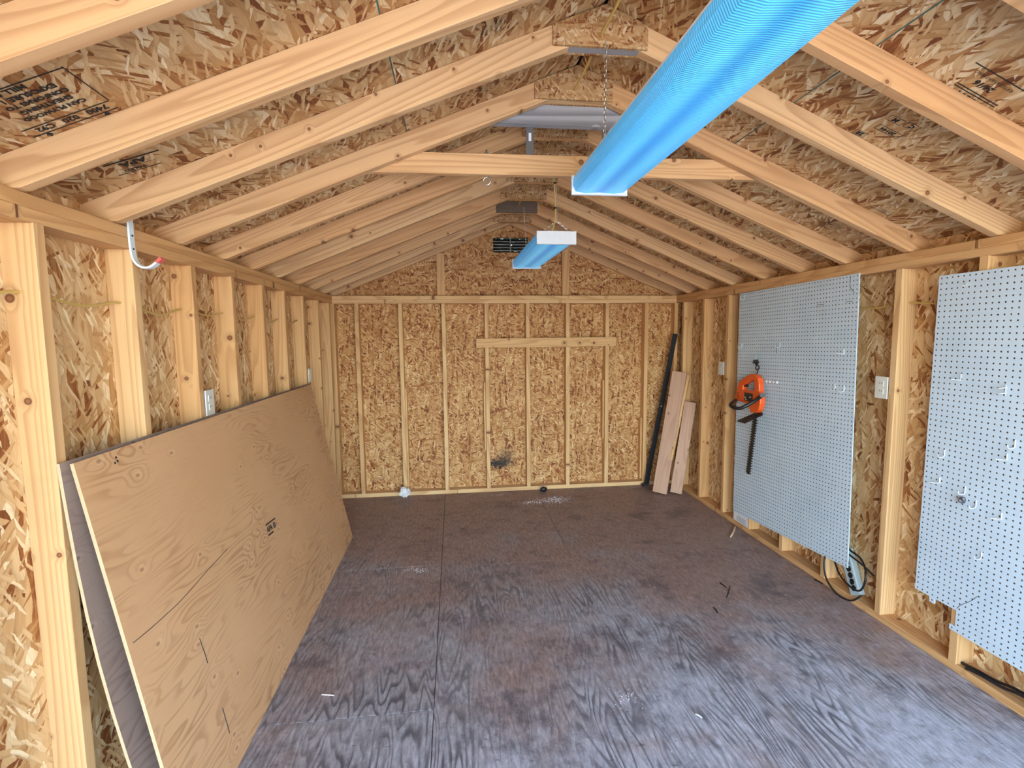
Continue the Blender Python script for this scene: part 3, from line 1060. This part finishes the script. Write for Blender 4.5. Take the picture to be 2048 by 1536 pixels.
# ------------------------------------------------------------------ pegboards
def pegboard(name, corners, nu, nv, keep, label, cx):
    """corners: (Y, Z) of far-bottom, near-bottom, near-top, far-top; real round holes at one-inch pitch"""
    fb, nb, ntp, ft = [Vector(c) for c in corners]
    vs_, fs_ = [], []
    idx = {}
    xf, xb = cx - .0058, cx - .0006

    def P(u, v_):
        return fb.lerp(nb, u).lerp(ft.lerp(ntp, u), v_)

    def vert(key, q, x):
        if key not in idx:
            idx[key] = len(vs_)
            vs_.append((x, q.x, q.y))
        return idx[key]
    holes = []
    inside = lambda i, j: 0 <= i < nu and 0 <= j < nv and keep(P((i + .5) / nu, (j + .5) / nv))
    hr = .0038
    for i in range(nu):
        for j in range(nv):
            if not inside(i, j):
                continue
            cor = [vert(('f', a, c), P(a / nu, c / nv), xf) for a, c in ((i, j), (i + 1, j), (i + 1, j + 1), (i, j + 1))]
            bck = [vert(('b', a, c), P(a / nu, c / nv), xb) for a, c in ((i, j), (i + 1, j), (i + 1, j + 1), (i, j + 1))]
            ce = P((i + .5) / nu, (j + .5) / nv)
            o0 = len(vs_)
            for k in range(8):
                an = math.pi / 4 * k + math.pi / 8 + math.pi
                vs_.append((xf, ce.x - hr * math.cos(an), ce.y + hr * math.sin(an)))
            for k in range(8):
                an = math.pi / 4 * k + math.pi / 8 + math.pi
                vs_.append((xb, ce.x - hr * math.cos(an), ce.y + hr * math.sin(an)))
            # corners: 0 = (far, low) 1 = (near, low) 2 = (near, high) 3 = (far, high); octagon runs the same way from the far-low side
            h_ = [o0 + k for k in range(8)]
            hb = [o0 + 8 + k for k in range(8)]
            for q in range(4):
                ka, kb, kc = h_[(2 * q) % 8], h_[(2 * q + 1) % 8], h_[(2 * q + 2) % 8]
                fs_.append((cor[q], kb, ka))
                fs_.append((cor[q], cor[(q + 1) % 4], kc, kb))
                ka, kb, kc = hb[(2 * q) % 8], hb[(2 * q + 1) % 8], hb[(2 * q + 2) % 8]
                holes += [len(fs_), len(fs_) + 1]
                fs_.append((bck[q], ka, kb))
                fs_.append((bck[q], kb, kc, bck[(q + 1) % 4]))
            for k in range(8):
                holes.append(len(fs_))
                fs_.append((h_[k], h_[(k + 1) % 8], hb[(k + 1) % 8], hb[k]))
            for q, (di, dj) in enumerate(((0, -1), (1, 0), (0, 1), (-1, 0))):
                if not inside(i + di, j + dj):
                    fs_.append((cor[(q + 1) % 4], cor[q], bck[q], bck[(q + 1) % 4]))
    o_ = raw(name, vs_, fs_, 'peg')
    o_.data.materials.append(M['peg_hole'])
    for i in holes:
        o_.data.polygons[i].material_index = 1
    tag(o_, label, 'pegboard')
    return o_


peg_a = pegboard('pegboard', [(3.697, .114), (2.512, .193), (2.545, 1.880), (3.706, 1.866)], 46, 68, lambda p: True,
                 'pale pegboard with the orange hedge trimmer hanging on it', W)
rj = random.Random(3)


def keep_b(p):
    edge = 1.893 + .012 * math.sin(p.y * 70) + .06 * (.29 - p.y)
    return not (p.y < .286 + .008 * math.sin(p.x * 90) and p.x > edge)


peg_b = pegboard('pegboard', [(2.095, .190), (.876, .190), (.872, 1.809), (2.083, 1.809)], 48, 64, keep_b,
                 'pale pegboard with a broken lower corner, without any tool', W)
# cracked corner and pencil-like dashes on the trimmer board
tube('crack', [(W - .0062, 2.606, 1.866), (W - .0062, 2.607, 1.838), (W - .0062, 2.602, 1.805), (W - .0062, 2.570, 1.775)], .0014, 'slot', peg_a, 4)
for (px, py, qx, qy) in [(1634, 610, 1648, 609), (1691, 604, 1705, 602), (1553, 692, 1553, 707)]:
    tube('black_mark', [at_x(px, py, W - .0062), at_x(qx, qy, W - .0062)], .0016, 'ink', peg_a, 4, sub=1)
tube('crack', [at_x(1914, 1217, W - .0062), at_x(1922, 1210, W - .0062), at_x(1940, 1203, W - .0062), at_x(1955, 1193, W - .0062)], .0010, 'slot', peg_b, 4)


def peg_hook(px, py, kind, label, group, r=.0016):
    p = at_x(px, py, W - .0065)
    x = p.x
    if kind == 'J':
        pts_ = [(x + .004, p.y, p.z + .026), (x - .002, p.y, p.z + .024), (x - .002, p.y, p.z), (x - .012, p.y, p.z - .008), (x - .030, p.y, p.z - .006), (x - .036, p.y, p.z + .008)]
    elif kind == 'L':
        pts_ = [(x + .004, p.y, p.z + .026), (x - .002, p.y, p.z + .024), (x - .002, p.y, p.z + .002), (x - .006, p.y, p.z), (x - .050, p.y + .002, p.z + .004)]
    elif kind == 'long':
        pts_ = [(x + .004, p.y, p.z + .02), (x - .002, p.y, p.z + .018), (x - .002, p.y, p.z + .002), (x - .006, p.y, p.z), (x - .13, p.y, p.z + .004), (x - .134, p.y, p.z + .012)]
    else:
        pts_ = [(x + .004, p.y, p.z + .010), (x - .004, p.y, p.z + .008), (x - .010, p.y, p.z - .004), (x - .026, p.y + .003, p.z - .002)]
    o_ = tube('peg_hook', pts_, r, 'wire', None, 6, sub=4)
    tag(o_, label, 'hook', group)
    return o_


ga = 'pair of wire hooks on the trimmer pegboard'
for px, py, k, lb_ in [
        (1489, 597, 'J', 'empty wire hook in the top corner of the trimmer pegboard, on the lumber side'),
        (1484, 694, 'J', 'empty wire hook at the lumber-side edge of the trimmer pegboard, higher than the trimmer'),
        (1560, 693, 'J', 'empty wire hook beside a short upright black mark on the trimmer pegboard'),
        (1488, 716, 'S', 'short wire stub next to the hook that carries the trimmer'),
        (1688, 708, 'L', 'straight wire peg near the outlet-side edge of the trimmer pegboard'),
        (1516, 690, 'S', 'tiny wire stub straight above the hook that carries the trimmer'),
        (1632, 676, 'S', 'small lone wire stub in the upper middle of the trimmer pegboard')]:
    peg_hook(px, py, k, lb_, None, .0022)
for px, py in [(1670, 777), (1688, 781)]:
    peg_hook(px, py, 'J', 'one of two neighbouring empty hooks on the outlet side of the trimmer pegboard', ga, .0022)
peg_hook(1512, 718, 'L', 'wire hook carrying the cord of the hedge trimmer', None, .002)
peg_hook(1583, 607, 'S', 'double-bent wire tool holder near the top of the trimmer pegboard', None)
o = peg_hook(1532, 763, 'S', 'wire hook strung with four clear plastic beads', None)
hp = at_x(1531, 763, W - .0065)
for k in range(4):
    q = at_x(1532 + k * 7, 763 + k * .6, W - .012)
    raw('bead', *cyl_data(q + Vector((0, .008, 0)), q + Vector((0, -.008, 0)), .0085, 8), 'clear', o)
gb = 'pair of wire hooks on the broken-cornered pegboard'
for px, py, k, lb_ in [
        (1922, 760, 'L', 'wire hook level with the double-ring tool holder on the broken-cornered pegboard'),
        (1889, 911, 'J', 'upper of two wire hooks near the outlet-side edge of the broken-cornered pegboard'),
        (1879, 966, 'L', 'lower of two wire hooks near the outlet-side edge of the broken-cornered pegboard'),
        (1930, 985, 'J', 'wire hook with the grey dust clump on it'),
        (1952, 1013, 'J', 'empty wire hook right beside the grey dust clump'),
        (2003, 1038, 'L', 'wire hook a little lower than the dust clump, on the doorway side'),
        (1963, 1115, 'J', 'lowest wire hook, closest to the broken corner of the pegboard')]:
    peg_hook(px, py, k, lb_, None, .0022)
for px, py, k in [(2030, 893, 'J'), (2014, 920, 'L')]:
    peg_hook(px, py, k, 'one of two close wire hooks below the double-ring tool holder', gb, .0022)
peg_hook(1935, 570, 'S', 'stubby wire hook just under the top edge of the broken-cornered pegboard', None, .0018)
sp = at_x(2012, 786, W - .0065)
hold = empty('tool_holder', sp)
tag(hold, 'double-ring wire tool holder on the pegboard with the broken corner', 'hook')
for dz in (.020, -.002):
    raw('ring', *ring_data(sp + Vector((-.022, 0, dz)), (0, .2, 1), .017, .0016, 14, 5), 'wire', hold, smooth=True)
raw('back_wire', *cyl_data(sp + Vector((-.003, 0, -.010)), sp + Vector((-.003, 0, .034)), .0018, 6), 'wire', hold)
# dusty lump of web hanging on a hook
q = at_x(1924, 1000, W - .022)
vs_, fs_ = [], []
for i in range(6):
    for k in range(8):
        a_ = math.pi * (i + .5) / 6
        f_ = 2 * math.pi * k / 8
        rr = .013 * random.uniform(.75, 1.2)
        vs_.append(q + Vector((math.sin(a_) * math.cos(f_) * rr, math.sin(a_) * math.sin(f_) * rr, math.cos(a_) * rr * 1.2)))
for i in range(5):
    for k in range(8):
        fs_.append((i * 8 + k, i * 8 + (k + 1) % 8, i * 8 + 8 + (k + 1) % 8, i * 8 + 8 + k))
fs_ += [tuple(range(8))[::-1], tuple(range(40, 48))]
o = raw('dust_clump', vs_, fs_, plain('dust', (.16, .15, .15), .95).name if False else 'galv')
tag(o, 'grey dust clump caught on a hook of the broken-cornered pegboard', 'dust clump')

# instruction card under the trimmer board
cmw = plane_mw(at_x(1481, 1034, W - .002), (0, -1, 0), (-1, 0, 0), .0)
card = raw('paper_card', [cmw @ Vector(q) for q in ((-.098, -.052, 0), (.098, -.052, 0), (.098, .062, 0), (-.098, .062, 0), (-.098, -.052, -.001), (.098, -.052, -.001), (.098, .062, -.001), (-.098, .062, -.001))],
           [(0, 1, 2, 3), (7, 6, 5, 4), (0, 4, 5, 1), (1, 5, 6, 2), (2, 6, 7, 3), (3, 7, 4, 0)], 'label_white')
tag(card, 'small white printed card tucked under the trimmer pegboard', 'card')
for k in range(5):
    raw('printed_dot', [cmw @ Vector((-.06 + k * .032 + .009 * math.cos(a_ * math.pi / 4), .040 + .009 * math.sin(a_ * math.pi / 4), .0006)) for a_ in range(8)], [tuple(range(8))], 'ink', card)
for k in range(3):
    bar(cmw @ Matrix.Translation((0, 0, .0006)), -.05, -.010 - k * .014, .07, -.006 - k * .014, card, 'printed_line', 'galv')

# ------------------------------------------------------------------ hedge trimmer
XT = W - .055
tr = empty('hedge_trimmer', at_x(1512, 725, XT))
tag(tr, 'orange hedge trimmer with black guards hanging blade down on the pegboard', 'hedge trimmer')


def tz(zx, zy):                        # position in an enlarged view of the tool
    p = at_x(1400 + zx / 5.12, 680 + zy / 5.12, XT)
    return (p.y, p.z)


outer = [tz(*q) for q in [(548, 345), (500, 368), (425, 425), (408, 470), (398, 530), (376, 600), (400, 618), (470, 640), (520, 652), (530, 700), (545, 742), (606, 744), (628, 715), (642, 655), (645, 590), (632, 520), (632, 450), (622, 390), (592, 356)]]
hole = [tz(*q) for q in [(556, 402), (520, 428), (466, 466), (464, 512), (520, 518), (580, 520), (584, 470), (580, 418)]]
# ring-shaped face: bridge outer and inner loops by nearest angle
def loop_resample(lp, n_):
    lp = [Vector(p) for p in lp]
    seg = [(lp[(i + 1) % len(lp)] - lp[i]).length for i in range(len(lp))]
    tot = sum(seg)
    out = []
    for k in range(n_):
        t_ = tot * k / n_
        i = 0
        while t_ > seg[i]:
            t_ -= seg[i]
            i += 1
        out.append(lp[i].lerp(lp[(i + 1) % len(lp)], t_ / seg[i]))
    return out


import bmesh
def extruded_with_hole(name, outer_, hole_, xa, xb, mat, parent, round_=.006):
    bm = bmesh.new()
    def addloop(lp):
        v_ = [bm.verts.new((xa, p[0], p[1])) for p in lp]
        return [bm.edges.new((v_[i], v_[(i + 1) % len(v_)])) for i in range(len(v_))]
    e_ = addloop(outer_) + (addloop(hole_) if hole_ else [])
    bmesh.ops.triangle_fill(bm, use_beauty=True, edges=e_)
    r_ = bmesh.ops.extrude_face_region(bm, geom=bm.faces[:])
    for v_ in [g_ for g_ in r_['geom'] if isinstance(g_, bmesh.types.BMVert)]:
        v_.co.x = xb
    bmesh.ops.recalc_face_normals(bm, faces=bm.faces[:])
    sharp = [e2 for e2 in bm.edges if len(e2.link_faces) == 2 and e2.calc_face_angle(0) > 1.2]
    bmesh.ops.bevel(bm, geom=sharp, offset=round_, segments=2, affect='EDGES', profile=.5, clamp_overlap=True)
    me = bpy.data.meshes.new(name)
    bm.to_mesh(me)
    bm.free()
    return link(name, me, mat, parent)


extruded_with_hole('body', outer, hole, XT + .020, XT - .022, 'orange', tr, .006)
for k in range(5):
    p0, p1 = tz(404, 535 + k * 14), tz(428, 535 + k * 14)
    raw('cooling_slot', *box_data((XT - .0232, min(p0[0], p1[0]), p0[1] - .003), (XT - .0221, max(p0[0], p1[0]), p0[1] + .001)), 'slot', tr)
p0, p1 = tz(480, 615), tz(570, 550)
raw('name_plate', *box_data((XT - .0235, min(p0[0], p1[0]), p0[1]), (XT - .0221, max(p0[0], p1[0]), p1[1])), 'black', tr)
for (zx, zy) in [(490, 585), (545, 585), (500, 605)]:
    c_ = tz(zx, zy)
    raw('plate_mark', *box_data((XT - .0245, c_[0] - .010, c_[1] - .003), (XT - .0236, c_[0] + .010, c_[1] + .003)), 'label_white', tr)
c_ = tz(470, 466)
box('trigger', (XT - .012, c_[0] - .018, c_[1] - .010), (XT + .012, c_[0] + .014, c_[1] + .012), 'black', tr, .004)
# front bail handle standing out into the room
def t3(zx, zy, x):
    return at_x(1400 + zx / 5.12, 680 + zy / 5.12, x)


tube('front_handle', [t3(640, 565, XT - .02), t3(560, 625, XT - .045), t3(415, 700, XT - .13), t3(345, 690, XT - .145), t3(312, 668, XT - .14), t3(335, 640, XT - .10), t3(372, 618, XT - .02)],
     .0135, 'black', tr, 8, sub=2)
raw('handle_boss', *cyl_data(t3(640, 565, XT + .033), t3(640, 565, XT - .040), .017, 12), 'black', tr)
gp = [t3(640, 742, XT + .025), t3(556, 748, XT + .03), t3(378, 824, XT - .075), t3(460, 848, XT - .085), t3(645, 762, XT - .01)]
gv = [p for p in gp] + [p + Vector((0, 0, -.006)) for p in gp]
n5 = len(gp)
raw('hand_guard', gv, [tuple(range(n5)), tuple(range(n5, 2 * n5))[::-1]] + [(i, (i + 1) % n5, (i + 1) % n5 + n5, i + n5) for i in range(n5)], 'black', tr)
b0, b1 = Vector(tz(572, 745)), Vector(tz(492, 1372))
ax = (b1 - b0).normalized()
nx = Vector((-ax.y, ax.x))
bl_ = []
NT = 22
Lb = (b1 - b0).length
hwid = .013
for sgn in (1, -1):
    rng = range(NT) if sgn > 0 else range(NT - 1, -1, -1)
    for k in rng:
        s0 = .10 + .90 * k / NT
        s1 = .10 + .90 * (k + .45) / NT
        s2 = .10 + .90 * (k + .72) / NT
        seq = [(s0, hwid), (s1 - .012, hwid + .016), (s1, hwid + .016), (s2, hwid)]
        if sgn < 0:
            seq = seq[::-1]
        for s_, w_ in seq:
            q = b0 + ax * (s_ * Lb) + nx * (w_ * sgn)
            bl_.append((q.x, q.y))
    if sgn > 0:
        for s_, w_ in [(1.0, .008), (1.0, -.008)]:
            q = b0 + ax * (s_ * Lb) + nx * w_
            bl_.append((q.x, q.y))
    else:
        for s_, w_ in [(0, -hwid), (0, hwid)]:
            q = b0 + ax * (s_ * Lb) + nx * w_
            bl_.append((q.x, q.y))
extruded_with_hole('blade', bl_, None, XT + .004, XT - .004, 'steel', tr, .0005)
tube('power_cord', [t3(580, 352, XT), t3(592, 315, XT + .01), t3(570, 290, XT + .01), t3(585, 255, XT), t3(606, 280, XT + .01), t3(590, 310, XT + .01)], .0045, 'black', tr, 6)
for k, (zx, zy) in enumerate([(548, 238), (575, 250), (600, 232), (572, 215), (590, 205)]):
    p = t3(zx, zy, XT + .015 * (k % 2))
    q = t3(572 + (k - 2) * 6, 205 if k < 3 else 262, XT + .01)
    raw('cord_end', *cyl_data(p, q, .0085 if k < 2 else .006, 8), 'black', tr)

# ------------------------------------------------------------------ power strip and its cable
ps = empty('power_strip', (W + .03, 2.45, .04))
tag(ps, 'grey power strip with black sockets leaning in the stud bay below the trimmer pegboard', 'power strip')
pa, pb = at_x(1716, 1190, W + .032), at_x(1692, 1098, W + .062)
ax = (pb - pa)
mwp = frame(pa, ax, (0, -1, 0))
board('casing', pa, pb, (0, -1, 0), .072, .040, 'strip_grey', ps, .006)
fz = .0205 if (mwp.to_3x3() @ Vector((0, 0, 1))).x < 0 else -.0205
Lp = ax.length
for k in range(6):
    c_ = mwp @ Vector((.035 + (Lp - .06) * k / 5.5, .004, 0))
    n_ = (mwp.to_3x3() @ Vector((0, 0, fz))).normalized()
    raw('socket', *cyl_data(c_ + n_ * .0195, c_ + n_ * .0215, .017, 12), 'black', ps)
tube('cord', [at_x(1722, 1192, W - .01), at_x(1700, 1201, W - .02), at_x(1672, 1186, W - .03), at_x(1652, 1155, W - .03), at_x(1649, 1122, W - .012), at_x(1657, 1104, W + .012),
              at_x(1668, 1120, W + .02), at_x(1680, 1150, W + .0), at_x(1702, 1175, W - .01), at_x(1722, 1180, W - .02), at_x(1732, 1150, W - .02), at_x(1722, 1118, W + .03), at_x(1700, 1100, W + .04),
              at_x(1693, 1085, W + .045)], .0055, 'black', ps, 7)
tube('cord', [at_x(1694, 1106, W + .02), at_x(1725, 1130, W + .03), at_x(1748, 1152, W + .05)], .005, 'black', ps, 6)

# black cable lying in the bottom plate beyond the broken corner
o = tube('floor_cable', [at_x(1922, 1328, W + .03), at_x(1955, 1345, W + .02), at_x(1992, 1366, W + .03), at_x(2048, 1392, W + .04), (W + .05, 1.4, .045), (W + .04, 1.1, .045)], .0065, 'black', sub=5)
for v_ in o.data.vertices:
    zz = (o.matrix_world @ v_.co).z
o.location.z = .0
zmin = min(v_.co.z for v_ in o.data.vertices)
o.location.z = .039 - zmin
tag(o, 'black cable lying on the bottom plate under the broken-cornered pegboard', 'cable')
o2 = o.copy()
COL.objects.link(o2)
o2.location.x -= .016
o2.location.y -= .035
o2['label'] = 'second black cable lying closer to the floor edge of the bottom plate'

# ------------------------------------------------------------------ leaning sheets of plywood
def sheet(name, tl, tr_, br, bl, thick, nrm, mat, label, bow=0.0):
    """corner order: near top, far top, far bottom, near bottom; thickness towards nrm"""
    tl, tr_, br, bl = [Vector(p) for p in (tl, tr_, br, bl)]
    n_ = Vector(nrm).normalized()
    ex = (tr_ - tl).normalized()
    mw = frame(bl, ex, tl - bl)
    inv = mw.inverted()
    NR = 9
    fr0, bk0 = [], []
    for k in range(NR):
        t_ = k / (NR - 1)
        for a_, c_ in ((bl, tl), (br, tr_)):
            p = a_.lerp(c_, t_) - Vector((1, 0, 0)) * bow * math.sin(math.pi * t_)
            fr0.append(inv @ p)
            bk0.append(inv @ (p - n_ * thick))
    vs = fr0 + bk0
    o_ = len(fr0)
    face_f, face_b, edge = [], [], []
    for k in range(NR - 1):
        a = 2 * k
        face_f.append((a, a + 1, a + 3, a + 2))
        face_b.append((o_ + a + 2, o_ + a + 3, o_ + a + 1, o_ + a))
        edge.append((a + 2, o_ + a + 2, o_ + a, a))
        edge.append((a + 1, o_ + a + 1, o_ + a + 3, a + 3))
    edge.append((0, o_, o_ + 1, 1))
    e_ = 2 * (NR - 1)
    edge.append((e_ + 1, o_ + e_ + 1, o_ + e_, e_))
    root = raw(name, vs, face_f + face_b + edge, mat, None, mw)
    root.data.materials.append(M['ply_edge'])
    for i, p in enumerate(root.data.polygons):
        if i >= len(face_f) + len(face_b):
            p.material_index = 1
    tag(root, label, 'plywood sheet')
    return root, mw


NRM = (.97, 0, .24)
back_sheet, _ = sheet('plywood_sheet', (.013, 1.505, 1.206), (.013, 3.940, 1.206), (.190, 3.90, .0005), (.190, 1.50, .0005), .009, NRM, 'ply_grey',
                      'dull grey-faced plywood sheet trapped behind the bright sheet, against the studs', .030)
front_sheet, mwf = sheet('plywood_sheet', (.038, 1.520, 1.202), (.034, 3.905, 1.202), (.306, 3.862, .0005), (.312, 1.440, .0005), .010, NRM, 'ply',
                         'big tan plywood sheet leaning on its long edge against the studs')


def on_sheet(px, py, off=.001):
    """point on the front sheet's face under a photo pixel"""
    p0 = mwf @ Vector((0, 0, 0))
    n_ = (mwf.to_3x3() @ Vector((0, 0, 1))).normalized()
    if n_.x < 0:
        n_ = -n_
    v_ = ray(px, py)
    t_ = (p0 - CAM).dot(n_) / v_.dot(n_)
    return CAM + v_ * t_ + n_ * off, n_


def sheet_line(name, pix, r, mat='slot'):
    tube(name, [on_sheet(px, py, -.0005)[0] for px, py in pix], r, mat, front_sheet, 4, sub=2)


sheet_line('veneer_split', [(266, 1286), (300, 1258), (330, 1231), (360, 1203), (395, 1164), (420, 1135), (455, 1098)], .0016)
sheet_line('dark_streak', [(399, 1277), (405, 1295), (410, 1308), (415, 1326)], .0022)
sheet_line('dark_streak', [(445, 1416), (450, 1435), (455, 1452), (459, 1466)], .0022)
for px, py in [(232, 915), (235, 922), (230, 926)]:
    c_, n_ = on_sheet(px, py, -.001)
    raw('dark_spot', *cyl_data(c_, c_ + n_ * .0015, .0045, 7), 'slot', front_sheet)
c_, n_ = on_sheet(541, 1050)
r_ = on_sheet(550, 1043)[0] - c_
mw = plane_mw(c_, r_, n_, .0004)
text_obj('APA', .036, sub(mw, -.022, -.012), front_sheet, bold=.0014)
bar(mw, -.055, .012, .070, .019, front_sheet)
bar(mw, -.055, -.042, .012, -.034, front_sheet)
raw('printed_seal', [mw @ Vector((.040 + .017 * math.cos(k * math.pi / 5), -.012 + .017 * math.sin(k * math.pi / 5), 0)) for k in range(10)], [tuple(range(10))], 'galv', front_sheet)
text_obj('TECO', .013, mw @ Matrix.Translation((.072, -.008, 0)) @ Matrix.Rotation(math.pi / 2, 4, 'Z'), front_sheet)

# ------------------------------------------------------------------ lumber and rail leaning in the corner
o = board('lumber_board', (3.093, 4.522, .012), (3.326, 4.640, 1.185), (.80, -.60, -.1), .135, .036, 'pine_pink')
tag(o, 'taller pinkish board leaning in the corner beside the black rail', 'lumber')
o2_ = board('split_strip', (3.20, 4.508, .34), (3.408, 4.615, 1.150), (.80, -.60, -.1), .026, .030, 'pine')
o2_.parent = o
o2_.matrix_parent_inverse = o.matrix_basis.inverted()
o2_['label'] = 'pale split edge of the board'
o = board('lumber_board', (3.250, 4.500, .012), (3.392, 4.530, .900), (.85, -.50, -.1), .108, .036, 'pine_pink')
tag(o, 'shorter pinkish board leaning by the wall, its top below the taller one', 'lumber')
rl = empty('metal_rail', (3.03, 4.78, 0))
tag(rl, 'long black metal rail leaning upright in the far corner', 'rail')
ra, rb = Vector((3.055, 4.775, .012)), Vector((3.335, 4.775, 1.560))
board('flange', ra, rb, (1, 0, -.18), .050, .004, 'black_metal', rl, .0006)
board('web', ra + Vector((.022, .020, 0)), rb + Vector((.022, .020, 0)), (0, 1, 0), .040, .004, 'black_metal', rl, .0006)
board('foot_bracket', (3.010, 4.780, .010), (3.085, 4.775, .045), (0, 1, 0), .045, .016, 'black_metal', rl, .002)
raw('bolt', *cyl_data((3.200, 4.771, .83), (3.200, 4.766, .83), .008, 8), 'zinc', rl)

# zig-zag wire stapled on the far stud
zz = [(840, 130), (797, 165), (832, 208), (800, 258), (830, 290), (795, 345), (826, 372), (797, 410), (820, 440)]
o = tube('bent_wire', [at_y(1240 + x / 4.52, 660 + y / 4.52, 4.262) for x, y in zz], .0013, 'steel', sub=1, seg=4)
tag(o, 'thin zigzag wire on the side of the stud next to the leaning boards', 'wire')

# ------------------------------------------------------------------ bits on the floor
def blob(name, p, sx, sy, sz, mat, label, cat, seed, rough=.35, ns=8, nr=6):
    rr = random.Random(seed)
    vs_, fs_ = [], []
    for i in range(nr):
        a_ = math.pi * (i + .5) / nr
        for k in range(ns):
            f_ = 2 * math.pi * k / ns
            q = 1 + rr.uniform(-rough, rough)
            vs_.append(Vector((math.sin(a_) * math.cos(f_) * sx * q, math.sin(a_) * math.sin(f_) * sy * q, math.cos(a_) * sz * q)))
    for i in range(nr - 1):
        for k in range(ns):
            fs_.append((i * ns + (k + 1) % ns, i * ns + k, i * ns + ns + k, i * ns + ns + (k + 1) % ns))
    fs_ += [tuple(range(ns)), tuple(range((nr - 1) * ns, nr * ns))[::-1]]
    lo = min(v_.z for v_ in vs_)
    p = Vector(p)
    o_ = raw(name, [v_ + p - Vector((0, 0, lo)) for v_ in vs_], fs_, mat)
    tag(o_, label, cat)
    return o_


p = at_z(811, 996)
blob('crumpled_paper', (p.x, min(p.y, 4.775), 0), .055, .045, .045, 'paper', 'crumpled white paper lying against the bottom plate of the end wall', 'paper', 4, .38, 10, 7)
p = at_z(1088, 984)
blob('dark_rag', (p.x, min(p.y, 4.79), 0), .038, .028, .022, 'black', 'small dark scrap lying against the bottom plate of the end wall', 'scrap', 9)


def stick(name, px0, py0, px1, py1, r, mat, label, cat):
    a_, c_ = at_z(px0, py0, r), at_z(px1, py1, r)
    o_ = tube(name, [a_, a_.lerp(c_, .5) + Vector((.004, 0, 0)), c_], [r, r, r * .7], mat, None, 5, sub=2)
    tag(o_, label, cat)


stick('wood_splinter', 1470, 1053, 1461, 1074, .009, 'chip', 'pale wood splinter on the floor below the white card', 'splinter')
stick('cable_tie', 1440, 1166, 1452, 1175, .004, 'black', 'short black strip on the open floor, lying near a thinner one', 'scrap')
stick('cable_tie', 1460, 1172, 1453, 1195, .003, 'black', 'thin black strip on the floor beside a shorter thick one', 'scrap')
stick('cable_tie', 1427, 1215, 1435, 1226, .004, 'black', 'black stub on the floor, apart from the two other strips', 'scrap')
stick('cable_tie', 1629, 1159, 1646, 1168, .004, 'black', 'black strip by the bottom plate beside the power-strip cable', 'scrap')
stick('plastic_curl', 1391, 1428, 1404, 1436, .003, 'paper', 'white plastic curl on the worn floor', 'scrap')
stick('plastic_curl', 643, 1389, 668, 1391, .0028, 'paper', 'pale curled shaving on the floor beside the leaning sheet', 'shaving')
# spilled white powder and crumbs: beyond counting
rp = random.Random(21)
pv, pf = [], []


def crumb(x, y, s):
    o_ = len(pv)
    n_ = 5
    a0_ = rp.uniform(0, 6)
    for k in range(n_):
        q = s * rp.uniform(.5, 1.2)
        pv.append((x + q * math.cos(a0_ + k * 2 * math.pi / n_), y + q * math.sin(a0_ + k * 2 * math.pi / n_), .0002))
    pv.append((x, y, s * .5))
    for k in range(n_):
        pf.append((o_ + k, o_ + (k + 1) % n_, o_ + n_))


for (px, py, sx, sy, n_, s) in [(1105, 1000, .10, .05, 260, .005), (1062, 1005, .05, .02, 70, .005), (1000, 990, .04, .02, 30, .004), (836, 1140, .05, .018, 90, .004),
                                (1250, 1398, .035, .03, 60, .003), (1150, 1180, .15, .2, 14, .004), (1300, 1190, .2, .2, 12, .003), (760, 1133, .05, .02, 8, .004),
                                (880, 1100, .2, .1, 6, .005), (1480, 1190, .15, .12, 14, .004), (1640, 1200, .15, .15, 14, .003)]:
    c_ = at_z(px, py)
    for _ in range(n_):
        x, y = rp.gauss(c_.x, sx), rp.gauss(c_.y, sy)
        if x < W - .01 and y < D - .03:
            crumb(x, y, s * rp.uniform(.4, 1.2))
for _ in range(170):
    x, y = rp.uniform(.45, W - .05), rp.uniform(1.3, 4.6)
    crumb(x, y, rp.uniform(.001, .0032))
o = raw('spilled_powder', pv, pf, 'powder', recentre=False)
o['kind'] = 'stuff'
tag(o, 'white powder and tiny crumbs scattered over the floor', 'powder')

# ------------------------------------------------------------------ shrub outside the vent
rl_ = random.Random(5)
lv, lf = [], []
for _ in range(15000):
    c_ = Vector((rl_.uniform(.9, 2.5), rl_.uniform(D + .42, D + .95), rl_.uniform(1.6, 3.3)))
    a_ = Vector((rl_.uniform(-1, 1), rl_.uniform(-1, 1), rl_.uniform(-1, 1))).normalized()
    e_ = a_.orthogonal().normalized()
    L_, w_ = rl_.uniform(.035, .065), rl_.uniform(.014, .024)
    o_ = len(lv)
    lv += [c_ - a_ * L_, c_ + e_ * w_, c_ + a_ * L_, c_ - e_ * w_]
    lf.append((o_, o_ + 1, o_ + 2, o_ + 3))
shrub = empty('shrub', (1.7, D + 1.1, -.16))
tag(shrub, 'dark green leafy shrub outside, glimpsed through the gable vent', 'shrub')
fo = raw('foliage', lv, lf, 'leaf', shrub)
fo['kind'] = 'stuff'
for k in range(4):
    tube('branch', [(1.5 + .15 * k, D + 1.1, -.16), (1.45 + .2 * k, D + 1.05, 1.0), (1.25 + .3 * k, D + 1.1, 2.4)], [.02, .014, .006], 'steel', shrub, 6, sub=1)
